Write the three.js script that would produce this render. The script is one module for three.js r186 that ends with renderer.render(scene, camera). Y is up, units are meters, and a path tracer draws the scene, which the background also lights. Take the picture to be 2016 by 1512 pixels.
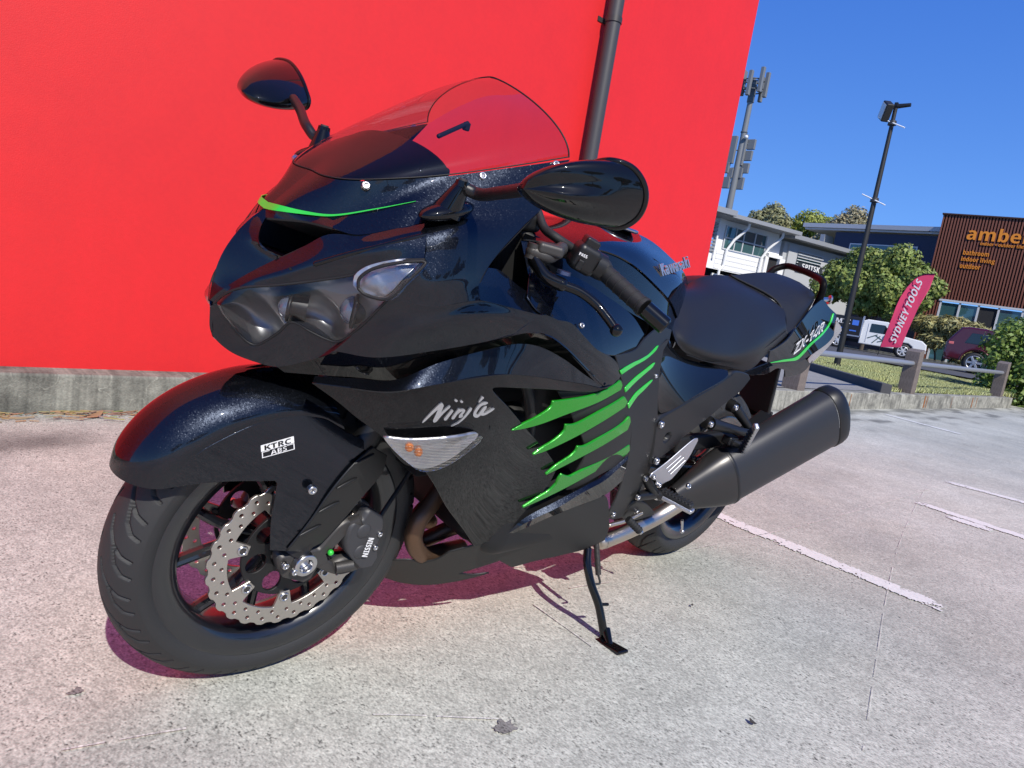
import * as THREE from 'three';
import { mergeGeometries } from 'three/addons/utils/BufferGeometryUtils.js';
import { RoundedBoxGeometry } from 'three/addons/geometries/RoundedBoxGeometry.js';
import { TextGeometry } from 'three/addons/geometries/TextGeometry.js';
import { FontLoader } from 'three/addons/loaders/FontLoader.js';
import { ImprovedNoise } from 'three/addons/math/ImprovedNoise.js';

// ---------------------------------------------------------------- camera, sky, sun, exposure
const scene = new THREE.Scene();
const camera = new THREE.PerspectiveCamera(57.42, 4 / 3, 0.05, 600);
camera.rotation.order = 'YXZ';
camera.position.set(-0.6496, 0.8315, 1.2231);
camera.rotation.set(-0.1412, -0.8098, 0.1628);
const renderer = new THREE.WebGLRenderer({ antialias: true });
renderer.toneMapping = THREE.LinearToneMapping;
renderer.toneMappingExposure = 1.0;
renderer.shadowMap.enabled = true;

const SUN = new THREE.Vector3(-0.267, 0.668, 0.695).normalize();
const sky = (() => {
  const w = 512, h = 256, d = new Float32Array(w * h * 4);
  const dir = new THREE.Vector3();
  for (let j = 0; j < h; j++) for (let i = 0; i < w; i++) {
    const th = ((j + .5) / h - .5) * Math.PI, ph = ((i + .5) / w - .5) * 2 * Math.PI;
    dir.set(Math.cos(th) * Math.cos(ph), Math.sin(th), Math.cos(th) * Math.sin(ph));
    const e = Math.max(0, th) * 180 / Math.PI;
    const a = Math.exp(-e / 11), b = Math.exp(-e / 45);
    const g = Math.max(0, dir.dot(SUN));
    const au = .30 * Math.pow(g, 14) + .9 * Math.pow(g, 120);       // the pale air round the sun
    const o = (j * w + i) * 4;
    d[o] = .018 + .25 * a + .028 * b + au * .8;
    d[o + 1] = .080 + .45 * a + .125 * b + au * .9;
    d[o + 2] = .43 + .42 * a + .40 * b + au;
    d[o + 3] = 1;
  }
  const t = new THREE.DataTexture(d, w, h, THREE.RGBAFormat, THREE.FloatType);
  t.mapping = THREE.EquirectangularReflectionMapping; t.magFilter = t.minFilter = THREE.LinearFilter; t.wrapS = THREE.RepeatWrapping; t.needsUpdate = true;
  return t;
})();
scene.background = sky; scene.environment = sky;
const sun = new THREE.DirectionalLight(new THREE.Color().setRGB(1, .95, .86), 5.0);
sun.position.copy(SUN).multiplyScalar(40).add(new THREE.Vector3(4, 0, -2)); sun.target.position.set(4, 0, -2);
sun.castShadow = true; sun.shadow.mapSize.set(4096, 4096);
Object.assign(sun.shadow.camera, { left: -30, right: 60, top: 40, bottom: -40, near: 1, far: 200 });
scene.add(sun, sun.target);

// ---------------------------------------------------------------- helpers
let seed = 7;
const rnd = () => { seed = (seed * 1664525 + 1013904223) >>> 0; return seed / 4294967296; };
const noise = new ImprovedNoise();
const fbm = (x, y, z = 0, o = 4) => { let s = 0, a = 1, f = 1; for (let i = 0; i < o; i++) { s += a * noise.noise(x * f, y * f, z + i * 7.3); a *= .5; f *= 2.03; } return s; };
const V = (x, y, z) => new THREE.Vector3(x, y, z);
const V3 = p => new THREE.Vector3(p[0], p[1], p[2]);
const lin = (r, g, b) => new THREE.Color().setRGB(r, g, b);
const used = {};
const numbered = n => { const k = used[n] = (used[n] ?? -1) + 1; return k ? n + '_' + String(k).padStart(3, '0') : n; };
function tag(o, label, category, group) { o.userData = { ...o.userData, label, category }; if (group) o.userData.group = group; return o; }
function thing(name, label, category, pos = [0, 0, 0], turn = 0, group) {
  const o = new THREE.Group(); o.name = numbered(name); o.position.set(...pos); o.rotation.y = turn; scene.add(o); return tag(o, label, category, group);
}
function part(parent, name, geo, mat, label) {
  const m = new THREE.Mesh(geo, mat); m.name = name; m.castShadow = m.receiveShadow = true; parent.add(m); if (label) m.userData.label = label; return m;
}
function solo(name, geo, mat, label, category, group) { return tag(part(scene, numbered(name), geo, mat), label, category, group); }
function struct(name, geo, mat) { const m = part(scene, numbered(name), geo, mat); m.userData.kind = 'structure'; return m; }
const clean = g => { g = g.index ? g.toNonIndexed() : g; for (const k of Object.keys(g.attributes)) if (!['position', 'normal', 'uv'].includes(k)) g.deleteAttribute(k); if (!g.attributes.uv) g.setAttribute('uv', new THREE.BufferAttribute(new Float32Array(g.attributes.position.count * 2), 2)); return g; };
const merge = a => mergeGeometries(a.map(clean));
function box(w, h, d, x = 0, y = 0, z = 0, r = 0) { const g = r ? new RoundedBoxGeometry(w, h, d, 2, r) : new THREE.BoxGeometry(w, h, d); g.translate(x, y, z); return g; }
function cyl(a, b, r, r2 = r, seg = 20) {           // a tapered rod from a to b
  const d = b.clone().sub(a), g = new THREE.CylinderGeometry(r2, r, d.length(), seg, 1);
  g.applyQuaternion(new THREE.Quaternion().setFromUnitVectors(V(0, 1, 0), d.clone().normalize())); const m = a.clone().add(b).multiplyScalar(.5); g.translate(m.x, m.y, m.z); return g;
}
function tube(pts, r, n = 40, seg = 12, closed = false) {
  const c = new THREE.CatmullRomCurve3(pts.map(p => p.isVector3 ? p : V3(p)), closed, 'centripetal');
  const g = new THREE.TubeGeometry(c, n, r, seg, closed); if (closed) return g;
  const a = new THREE.SphereGeometry(r, seg, 6), b = a.clone(); const p = c.getPoint(0), q = c.getPoint(1); a.translate(p.x, p.y, p.z); b.translate(q.x, q.y, q.z);
  return merge([g, a, b]);
}
function mirrorZ(g) {
  g = clean(g.clone()); const p = g.attributes.position, n = g.attributes.normal, u = g.attributes.uv;
  for (let i = 0; i < p.count; i++) { p.setZ(i, -p.getZ(i)); n.setZ(i, -n.getZ(i)); }
  for (let i = 0; i < p.count; i += 3) for (const at of [p, n, u]) { const s = at.itemSize, A = at.array; for (let k = 0; k < s; k++) { const t = A[(i + 1) * s + k]; A[(i + 1) * s + k] = A[(i + 2) * s + k]; A[(i + 2) * s + k] = t; } }
  return g;
}
const spline = (pts, n) => new THREE.CatmullRomCurve3(pts.map(p => p.isVector3 ? p : V3(p)), false, 'centripetal').getSpacedPoints(n - 1);
// a sheet through a grid of points, given a thickness t; outward = away from the long axis of the machine
function sheet(P, t = .003, out) {
  const nv = P.length, nu = P[0].length, pos = [], idx = [], uv = [];
  for (let j = 0; j < nv; j++) for (let i = 0; i < nu; i++) { pos.push(P[j][i].x, P[j][i].y, P[j][i].z); uv.push(P[j][i].x, P[j][i].y); }
  for (let j = 0; j < nv - 1; j++) for (let i = 0; i < nu - 1; i++) { const a = j * nu + i, b = a + 1, c = a + nu, d = c + 1; idx.push(a, b, d, a, d, c); }
  let g = new THREE.BufferGeometry(); g.setAttribute('position', new THREE.Float32BufferAttribute(pos, 3)); g.setAttribute('uv', new THREE.Float32BufferAttribute(uv, 2)); g.setIndex(idx); g.computeVertexNormals();
  let N = g.attributes.normal, s = 0; const c = V(0, 0, 0); for (const r of P) for (const q of r) c.add(q); c.divideScalar(nu * nv);
  const o = out || V(0, c.y - .6, c.z);
  for (let i = 0; i < N.count; i++) s += N.getX(i) * o.x + N.getY(i) * o.y + N.getZ(i) * o.z;
  if (s < 0) { for (let i = 0; i < idx.length; i += 3) { const q = idx[i + 1]; idx[i + 1] = idx[i + 2]; idx[i + 2] = q; } g.setIndex(idx); g.computeVertexNormals(); N = g.attributes.normal; }
  if (!t) return g;
  const back = g.clone(), bp = back.attributes.position;
  for (let i = 0; i < bp.count; i++) bp.setXYZ(i, bp.getX(i) - N.getX(i) * t, bp.getY(i) - N.getY(i) * t, bp.getZ(i) - N.getZ(i) * t);
  const bi = Array.from(back.index.array); for (let i = 0; i < bi.length; i += 3) { const q = bi[i + 1]; bi[i + 1] = bi[i + 2]; bi[i + 2] = q; } back.setIndex(bi); back.computeVertexNormals();
  const ring = []; for (let i = 0; i < nu; i++) ring.push(i); for (let j = 1; j < nv; j++) ring.push(j * nu + nu - 1); for (let i = nu - 2; i >= 0; i--) ring.push((nv - 1) * nu + i); for (let j = nv - 2; j > 0; j--) ring.push(j * nu);
  const wp = [], wi = [], gp = g.attributes.position;
  ring.forEach((r, k) => { wp.push(gp.getX(r), gp.getY(r), gp.getZ(r), bp.getX(r), bp.getY(r), bp.getZ(r)); const n2 = (k + 1) % ring.length, a = k * 2, b = n2 * 2; if (s < 0) wi.push(a, b, b + 1, a, b + 1, a + 1); else wi.push(a, b + 1, b, a, a + 1, b + 1); });
  const w = new THREE.BufferGeometry(); w.setAttribute('position', new THREE.Float32BufferAttribute(wp, 3)); w.setIndex(wi); w.computeVertexNormals();
  return merge([g, back, w]);
}
// surface through several long curves
function loft(curves, nu = 40, nv = 10, t = .003, out) {
  const C = curves.map(c => spline(c, nu)), P = [];
  const rows = (C.length - 1) * nv + 1;
  for (let j = 0; j < rows; j++) P.push([]);
  for (let i = 0; i < nu; i++) {
    const col = C.map(c => c[i]);
    for (let j = 0; j < rows; j++) {
      if (col.length === 2) { P[j].push(col[0].clone().lerp(col[1], j / (rows - 1))); continue; }
      P[j].push(new THREE.CatmullRomCurve3(col, false, 'catmullrom', .5).getPoint(j / (rows - 1)));
    }
  }
  return sheet(P, t, out);
}
// surface whose cross sections are quarter ellipses from a centre curve to a side curve
function bulge(mid, side, nu = 40, nv = 14, t = .003, e = 1, full = false, out) {
  const A = spline(mid, nu), B = spline(side, nu), P = [];
  for (let j = full ? -nv : 0; j <= nv; j++) {
    const s = Math.abs(j) / nv * Math.PI / 2, w = Math.pow(1 - Math.cos(s), e), row = [];
    for (let i = 0; i < nu; i++) { const a = A[i], b = B[i]; row.push(V(a.x + (b.x - a.x) * w, a.y + (b.y - a.y) * w, (a.z + (b.z - a.z) * Math.sin(s)) * (j < 0 ? -1 : 1))); }
    P.push(row);
  }
  return sheet(P, t, out);
}
function smoothLoop(p, step) {                        // rounds the gentle bends of an outline, keeps its sharp corners
  const n = p.length, corner = i => { const a = p[(i + n - 1) % n], b = p[i], c = p[(i + 1) % n]; const u = [b[0] - a[0], b[1] - a[1]], v = [c[0] - b[0], c[1] - b[1]]; return (u[0] * v[0] + u[1] * v[1]) / (Math.hypot(...u) * Math.hypot(...v) + 1e-9) < .78; };
  const cs = []; for (let i = 0; i < n; i++) if (corner(i)) cs.push(i);
  const out = []; if (!cs.length) cs.push(0);
  cs.forEach((s, k) => {
    const e = cs[(k + 1) % cs.length], seg = []; let i = s; do { seg.push(V(p[i][0], p[i][1], 0)); i = (i + 1) % n; } while (i !== e); seg.push(V(p[e][0], p[e][1], 0));
    const c = new THREE.CatmullRomCurve3(seg, false, 'centripetal'), m = Math.max(1, Math.round(c.getLength() / step)), q = c.getSpacedPoints(m); for (let j = 0; j < m; j++) out.push(new THREE.Vector2(q[j].x, q[j].y));
  });
  return out;
}
function qz(q) { return (x, y) => { x -= q.o[0]; y -= q.o[1]; let s = 0, k = 0; for (let d = 0; d <= q.d; d++) for (let j = 0; j <= d; j++) s += q.c[k++] * Math.pow(x, d - j) * Math.pow(y, j); return s; }; }
// a moulded panel: outline in side view, depth from a smooth polynomial, thickness t, softened edge
function panel(q, t = .004, lift = 0, bev = .0012, step = .007) {
  const Z0 = qz(q), Z = (x, y) => Z0(x, y) + lift, nrm = (x, y) => V((Z(x - .001, y) - Z(x + .001, y)) / .002, (Z(x, y - .001) - Z(x, y + .001)) / .002, 1).normalize();
  let loop = smoothLoop(q.p, step); if (THREE.ShapeUtils.area(loop) < 0) loop.reverse();
  const holes = q.h.map(h => { let l = smoothLoop(h, step * .7); if (THREE.ShapeUtils.area(l) > 0) l.reverse(); return l; });
  let pts = [...loop, ...holes.flat()].map(p => [p.x, p.y]); let tri = THREE.ShapeUtils.triangulateShape(loop, holes);
  for (let it = 0; it < 7; it++) {
    const mid = new Map(), nt = []; let any = false;
    const L = (a, b) => Math.hypot(pts[a][0] - pts[b][0], pts[a][1] - pts[b][1]) > .02;
    const M = (a, b) => { const k = a < b ? a * 1e6 + b : b * 1e6 + a; if (!mid.has(k)) { mid.set(k, pts.length); pts.push([(pts[a][0] + pts[b][0]) / 2, (pts[a][1] + pts[b][1]) / 2]); } return mid.get(k); };
    for (const [a, b, c] of tri) {
      const s = [L(a, b), L(b, c), L(c, a)], n = s[0] + s[1] + s[2];
      if (!n) { nt.push([a, b, c]); continue; } any = true;
      if (n === 3) { const x = M(a, b), y = M(b, c), z = M(c, a); nt.push([a, x, z], [x, b, y], [z, y, c], [x, y, z]); continue; }
      let T = [a, b, c], S = s; while (n === 1 ? !S[0] : S[2]) { T = [T[1], T[2], T[0]]; S = [S[1], S[2], S[0]]; }
      if (n === 1) { const x = M(T[0], T[1]); nt.push([T[0], x, T[2]], [x, T[1], T[2]]); } else { const x = M(T[0], T[1]), y = M(T[1], T[2]); nt.push([T[0], x, T[2]], [x, y, T[2]], [x, T[1], y]); }
    }
    tri = nt; if (!any) break;
  }
  const fp = [], fn = [], bp = [], bn = [], uv = [], idx = tri.flat(), bidx = tri.flatMap(([a, b, c]) => [a, c, b]);
  for (const [x, y] of pts) { const n = nrm(x, y), z = Z(x, y); fp.push(x, y, z); fn.push(n.x, n.y, n.z); bp.push(x - n.x * t, y - n.y * t, z - n.z * t); bn.push(-n.x, -n.y, -n.z); uv.push(x, y); }
  const mk = (p, n, i, u) => { const g = new THREE.BufferGeometry(); g.setAttribute('position', new THREE.Float32BufferAttribute(p, 3)); g.setAttribute('normal', new THREE.Float32BufferAttribute(n, 3)); g.setAttribute('uv', new THREE.Float32BufferAttribute(u, 2)); g.setIndex(i); return g; };
  const out = [mk(fp, fn, idx, uv), mk(bp, bn, bidx, uv)];
  for (const l of [loop, ...holes]) {
    const wp = [], wn = [], wu = [], wi = [], m = l.length;
    l.forEach((p, i) => {
      const a = l[(i + m - 1) % m], b = l[(i + 1) % m], o = V(b.y - a.y, a.x - b.x, 0).normalize(), n = nrm(p.x, p.y), z = Z(p.x, p.y), P = V(p.x, p.y, z);
      o.sub(n.clone().multiplyScalar(o.dot(n))).normalize();
      const r = [[0, 0, n], [bev, -bev, o.clone().add(n).normalize()], [bev, -t, o], [0, -t, o]];
      for (const [a1, b1, nn] of r) { const q2 = P.clone().addScaledVector(o, a1).addScaledVector(n, b1); wp.push(q2.x, q2.y, q2.z); wn.push(nn.x, nn.y, nn.z); wu.push(p.x, p.y); }
      const k = i * 4, k2 = ((i + 1) % m) * 4; for (let s = 0; s < 3; s++) wi.push(k + s, k + s + 1, k2 + s, k2 + s, k + s + 1, k2 + s + 1);
    });
    out.push(mk(wp, wn, wi, wu));
  }
  return merge(out);
}
// letters laid in the frame of three points: foot of the first letter, foot of the last, head of the first
const fonts = {};
for (const f of ['sans_bold', 'sans_regular', 'serif_bold']) fonts[f] = await new FontLoader().loadAsync(`fonts/droid/droid_${f}.typeface.json`);
function letters(str, o, r, u, depth = .002, lift = .001, font = 'sans_bold', shear = 0, inset = 0) {
  const g = new TextGeometry(str, { font: fonts[font], size: 1, depth: 1, curveSegments: 5, bevelEnabled: !!inset, bevelSize: 0, bevelThickness: 0, bevelSegments: 1, bevelOffset: inset }); g.computeBoundingBox();
  const b = g.boundingBox.clone(); if (inset) { b.min.x += inset; b.min.y += inset; b.max.x -= inset; b.max.y -= inset; }
  const X = r.clone().sub(o), Y = u.clone().sub(o), N = X.clone().cross(Y).normalize();
  g.translate(-b.min.x, -b.min.y, -b.min.z); const W = b.max.x - b.min.x, H = b.max.y - b.min.y;
  const p = g.attributes.position; for (let i = 0; i < p.count; i++) { const v = p.getY(i) / H, a = p.getX(i) / W + shear * (v - .0), c = p.getZ(i); p.setXYZ(i, o.x + X.x * a + Y.x * v + N.x * (lift + c * depth), o.y + X.y * a + Y.y * v + N.y * (lift + c * depth), o.z + X.z * a + Y.z * v + N.z * (lift + c * depth)); }
  g.computeVertexNormals(); return g;
}

// ---------------------------------------------------------------- textures and materials
function texture(w, h, f, srgb = true) {
  const d = new Uint8Array(w * h * 4);
  for (let j = 0; j < h; j++) for (let i = 0; i < w; i++) { const c = f(i / w, j / h, i, j); const o = (j * w + i) * 4; for (let k = 0; k < 3; k++) d[o + k] = Math.max(0, Math.min(255, Math.round((c.length ? c[k] : c) * 255))); d[o + 3] = 255; }
  const t = new THREE.DataTexture(d, w, h, THREE.RGBAFormat); t.wrapS = t.wrapT = THREE.RepeatWrapping; t.magFilter = THREE.LinearFilter; t.minFilter = THREE.LinearMipmapLinearFilter; t.generateMipmaps = true; if (srgb) t.colorSpace = THREE.SRGBColorSpace; t.needsUpdate = true; return t;
}
// tileable value noise
function tileNoise(n, s) { let st = s; const r = () => { st = (st * 1664525 + 1013904223) >>> 0; return st / 4294967296; }; const a = new Float32Array(n * n).map(r);
  return (x, y) => { x *= n; y *= n; const i = Math.floor(x), j = Math.floor(y); let u = x - i, v = y - j; u = u * u * (3 - 2 * u); v = v * v * (3 - 2 * v); const g = (p, q) => a[((q % n + n) % n) * n + ((p % n + n) % n)]; return (g(i, j) * (1 - u) + g(i + 1, j) * u) * (1 - v) + (g(i, j + 1) * (1 - u) + g(i + 1, j + 1) * u) * v; }; }
const tn = [4, 9, 23, 61, 150, 310].map((n, i) => tileNoise(n, 11 + i * 37));
const tnAniso = tileNoise(256, 991);
const rep = (t, x, y = x) => { const c = t.clone(); c.repeat.set(x, y); c.needsUpdate = true; return c; };
const std = o => new THREE.MeshStandardMaterial(o), phy = o => new THREE.MeshPhysicalMaterial(o);

// broom-finished concrete, one tile = 1.7 m
const tf = [tileNoise(560, 3), tileNoise(300, 4), tileNoise(820, 6)];
const concH = (u, v) => tf[0](u, v * .62) * .55 + tf[1](u, v) * .2 + tf[2](u, v) * .25;
const concreteMap = texture(2048, 2048, (u, v) => {
  const big = tn[0](u, v) * .4 + tn[1](u, v) * .3 + tn[2](u, v) * .3;
  const g = concH(u, v), s = tn[3](u, v), f = tf[2](v, u), pit = Math.max(0, .36 - g) * 1.5 * Math.max(0, s * 1.7 - .45);
  let b = .815 + (big - .5) * .12 + (g - .5) * .36 + (f - .5) * .13 - pit + (s - .5) * .07; const p = tn[1](v, u);
  return [b, b * (.998 - .008 * p), b * (.985 - .02 * p)];
});
const concreteBump = texture(1024, 1024, (u, v) => concH(u, v), false);
const stainMap = texture(1024, 512, (u, v) => {
  const st = tn[4](u, .3 + v * .03) * .5 + tn[3](u, v * .12) * .5, b2 = tn[1](u, v) * .45 + tn[2](u, v) * .35 + tn[3](u, v) * .2, f = tn[5](u, v);
  let b = .56 + (b2 - .5) * .42 + (st - .5) * .24 + (f - .5) * .12; const cr = Math.abs(tn[2](u * 1, v) - .5) < .006 ? .13 : 0; b += cr;
  return [b * 1.0, b * .995, b * .93];
});
const flakeN = (() => { let s = 5; const r = () => { s = (s * 1664525 + 1013904223) >>> 0; return s / 4294967296; }; return texture(256, 256, () => { const a = r() * 6.283, m = r() < .33 ? .34 * r() : .05; return [.5 + .5 * m * Math.cos(a), .5 + .5 * m * Math.sin(a), 1]; }, false); })();
const grainBump = texture(256, 256, (u, v) => tn[5](u, v) * .6 + tn[4](u, v) * .4, false);
const M = {};
M.paint = phy({ color: lin(.0155, .0185, .026), metalness: .92, roughness: .36, specularColor: lin(.03, .04, .06), specularIntensity: 1, clearcoat: .9, clearcoatRoughness: .015, normalMap: rep(flakeN, 4, 4), normalScale: new THREE.Vector2(1, 1) });
M.gloss = phy({ color: lin(.0035, .0037, .0042), roughness: .4, specularIntensity: .06, clearcoat: .85, clearcoatRoughness: .03 });
M.green = phy({ color: lin(.012, .275, .008), metalness: .3, roughness: .36, clearcoat: .6, clearcoatRoughness: .05, normalMap: rep(flakeN, 4, 4), normalScale: new THREE.Vector2(.8, .8) });
M.greenLine = phy({ color: lin(.03, .55, .045), metalness: .2, roughness: .4, clearcoat: .8, clearcoatRoughness: .08 });
M.satin = std({ color: lin(.0075, .0075, .008), roughness: .42, bumpMap: rep(grainBump, 8), bumpScale: .00005 });
M.matte = std({ color: lin(.0135, .013, .0125), roughness: .55, bumpMap: rep(grainBump, 12), bumpScale: .0001 });
M.black = std({ color: lin(.006, .006, .0065), roughness: .6 });
M.deep = std({ color: lin(.0025, .0025, .003), roughness: .95 });
M.rubber = std({ color: lin(.011, .011, .0115), roughness: .62, bumpMap: rep(grainBump, 6), bumpScale: .0002 });
M.rail = phy({ color: lin(.004, .004, .0045), roughness: .5, specularIntensity: .16 });
M.tyre = std({ color: lin(.021, .021, .0215), roughness: .62, bumpMap: rep(grainBump, 6, 2), bumpScale: .0004 });
M.vinyl = std({ color: lin(.0075, .0075, .009), roughness: .45, bumpMap: rep(grainBump, 9), bumpScale: .0003 });
M.steel = std({ color: lin(.55, .55, .56), metalness: 1, roughness: .28 });
M.chrome = std({ color: lin(.58, .51, .43), metalness: 1, roughness: .34 });
M.alloy = std({ color: lin(.62, .62, .64), metalness: 1, roughness: .42 });
M.castGrey = std({ color: lin(.055, .052, .05), metalness: .35, roughness: .45, bumpMap: rep(grainBump, 20), bumpScale: .0001 });
M.caliper = std({ color: lin(.05, .05, .054), metalness: .25, roughness: .5, bumpMap: rep(grainBump, 20), bumpScale: .0001 });
const discTex = texture(64, 64, (u, v, i) => { const b = .70 + (tn[3](u, 0) - .5) * .12; return [b, b * .97, b * .92]; });
M.disc = std({ color: lin(.50, .47, .43), metalness: .9, roughness: .36 });
M.header = std({ color: lin(.16, .095, .06), metalness: .75, roughness: .42, bumpMap: rep(grainBump, 5), bumpScale: .0002 });
M.white = std({ color: lin(.72, .72, .72), roughness: .5 });
M.emblem = std({ color: lin(.62, .62, .63), metalness: .8, roughness: .25 });
M.screen = phy({ color: lin(.71, .68, .77), roughness: 0, transmission: 1, thickness: 0, ior: 1.45 });
M.lens = phy({ color: lin(.80, .81, .83), roughness: 0, transmission: 1, thickness: 0, ior: 1.5 });
M.clear = phy({ color: lin(.95, .95, .96), roughness: 0, transmission: 1, thickness: 0, ior: 1.5 });
M.reflector = std({ color: lin(.66, .66, .68), metalness: 1, roughness: .22 });
M.amber = phy({ color: lin(.8, .22, .01), roughness: .15, clearcoat: .6, transmission: .3, thickness: 0 });
M.housing = std({ color: lin(.24, .24, .245), metalness: .95, roughness: .36 });
M.facet = std({ color: lin(.50, .50, .51), metalness: .85, roughness: .36, bumpMap: rep(texture(128, 128, (u, v) => tn[1](u, v) * .8 + tn[2](u, v) * .2, false), 5), bumpScale: .010 });
M.flute = phy({ color: lin(.93, .93, .94), roughness: 0, transmission: 1, thickness: 0, ior: 1.5, bumpMap: rep(texture(8, 64, (u, v) => .5 + .5 * Math.sin(v * 6.283), false), 1, 160), bumpScale: .0012 });
M.tailLens = phy({ color: lin(.26, .215, .21), roughness: .12, clearcoat: 1, clearcoatRoughness: .03 });
M.mirrorGlass = std({ color: lin(.85, .86, .88), metalness: 1, roughness: .02 });

// ---------------------------------------------------------------- the ground
const KERB = x => -2.0514 + .0501 * x;               // foot of the wall plinth and of the kerb that follows it
function groundGrid(xs, zs, y, colour) {
  const pos = [], uv = [], col = [], idx = [], n = xs.length;
  for (const z of zs) for (const x of xs) { pos.push(x, typeof y === 'function' ? y(x, z) : y, z); uv.push(x / 1.7, z / 1.7); const c = colour(x, z); col.push(...c); }
  for (let j = 0; j < zs.length - 1; j++) for (let i = 0; i < n - 1; i++) { const a = j * n + i; idx.push(a, a + n, a + 1, a + 1, a + n, a + n + 1); }
  const g = new THREE.BufferGeometry(); g.setAttribute('position', new THREE.Float32BufferAttribute(pos, 3)); g.setAttribute('uv', new THREE.Float32BufferAttribute(uv, 2)); g.setAttribute('color', new THREE.Float32BufferAttribute(col, 3)); g.setIndex(idx); g.computeVertexNormals(); return g;
}
const span = (a, b, n) => Array.from({ length: n + 1 }, (_, i) => a + (b - a) * i / n);
const mConcrete = std({ map: concreteMap, bumpMap: concreteBump, bumpScale: .0011, roughness: .9, vertexColors: true, color: lin(.85, .872, .812) });
const slabTone = (x, z) => {
  let b = .80 + .16 * fbm(x * .55 + 3, z * .55, 1.5, 4) + .07 * fbm(x * 3.1, z * 3.1, 4.5, 3);
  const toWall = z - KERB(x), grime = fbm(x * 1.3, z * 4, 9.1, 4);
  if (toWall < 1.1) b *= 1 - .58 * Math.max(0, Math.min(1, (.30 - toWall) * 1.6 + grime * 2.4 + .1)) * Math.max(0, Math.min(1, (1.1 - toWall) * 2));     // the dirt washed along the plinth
  b = Math.max(.2, Math.min(1.05, b)); const w = .5 + .5 * fbm(x * .8 + 20, z * .8, 2, 3);
  return [b, b * (1 - .012 * w), b * (.99 - .03 * w)];
};
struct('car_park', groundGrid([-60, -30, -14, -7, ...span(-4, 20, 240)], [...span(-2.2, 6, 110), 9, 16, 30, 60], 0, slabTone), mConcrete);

// ---------------------------------------------------------------- red building: wall slab, concrete plinth, rain pipe
{
  const b = thing('red_building', 'tall bright red painted wall on a stained concrete plinth with a dark rain pipe', 'building');
  const ang = -Math.atan(.0501), rot = g => { g.rotateY(ang); return g; };
  const at = (s, off) => V(s * Math.cos(ang) + off * Math.sin(ang), 0, -2.0514 - s * Math.sin(ang) + off * Math.cos(ang));
  const put = (g, s, off) => { rot(g); const p = at(s, off); g.translate(p.x, 0, p.z); return g; };
  const redMap = rep(texture(512, 512, (u, v) => { const n = 1 + (tn[0](u, v) - .5) * .03 + (tn[2](u, v) - .5) * .02 + (tn[4](u, v) - .5) * .02 + (tn[3](u, v * .1) - .5) * .01; return [.82 * n, .105 * n, .118 * n]; }), .4, .4);
  const mRed = std({ map: redMap, bumpMap: rep(grainBump, 3), bumpScale: .0006, roughness: .62 });
  const w = box(14.83, 7.0, .25, -10 + 14.83 / 2, .166 + 3.5, -.125 - .1363);
  const p = w.attributes.position, uv = w.attributes.uv; for (let i = 0; i < p.count; i++) uv.setXY(i, p.getX(i), p.getY(i));
  part(b, 'wall', put(w, 0, 0), mRed);
  const pl = box(14.9, .36, .5, -10 + 14.9 / 2, -.012, -.25, .012); { const q = pl.attributes.position, t = pl.attributes.uv; for (let i = 0; i < q.count; i++) t.setXY(i, q.getX(i) / 1.6, (q.getY(i) + q.getZ(i)) / 1.2); }
  part(b, 'plinth', put(pl, 0, 0), M.plinth = std({ map: stainMap, roughness: .92, bumpMap: concreteBump, bumpScale: .0015, color: lin(.62, .62, .6) }));
  const r = .05, px = 3.085, po = -.1363 + .075; const pipe = part(b, 'rain_pipe', put(new THREE.CylinderGeometry(r, r, 6.9, 28).translate(px, .166 + 3.45, po), 0, 0), std({ color: lin(.045, .045, .048), roughness: .5 }));
  for (const y of [1.0, 2.62, 4.4]) part(pipe, 'pipe_bracket', put(merge([new THREE.CylinderGeometry(r + .006, r + .006, .035, 28).translate(px, y, po), box(.15, .03, .006, px, y, -.1363 + .003), box(.02, .03, .07, px, y, -.1363 + .035)]), 0, 0), M.castGrey);
}
const FLAG=[[33.813,0.681,-9.186],[33.846,1.590,-9.058],[33.876,2.602,-8.942],[33.896,3.027,-8.862],[33.942,3.541,-8.684],[34.005,3.951,-8.440],[34.077,4.135,-8.162],[34.170,4.185,-7.803],[34.152,3.517,-7.872],[34.090,2.655,-8.114],[34.045,1.613,-8.286],[34.015,0.808,-8.404]];
const FLAGT=[[33.955,0.926,-8.636],[34.072,3.763,-8.180],[33.893,1.113,-8.873]];
const SCR=[[[[0.42, -0.173], [0.841, -0.09], [1.164, 0.006], [1.519, 0.071], [2.34, 0.146], [3.592, 0.193], [7.2, 0.246]], 0.0022, 0.12], [[[0.907, 0.903], [1.29, 0.806], [1.909, 0.651], [2.801, 0.451], [4.517, 0.145], [6.98, -0.22]], 0.0011, 0.02], [[[0.738, 0.111], [0.723, 0.233], [0.709, 0.335]], 0.0025, 0.3], [[[0.756, 0.075], [0.912, 0.09], [1.067, 0.12]], 0.003, 0.2], [[[-0.348, 0.101], [-0.134, 0.161], [0.087, 0.264], [0.312, 0.416]], 0.003, 0.05], [[[0.982, -1.383], [1.121, -1.119]], 0.002, 0.2]];
const SPOT=[[0.303, 0.442, 0.02, 2.7], [-0.292, -0.044, 0.01, 1.3]];

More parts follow.
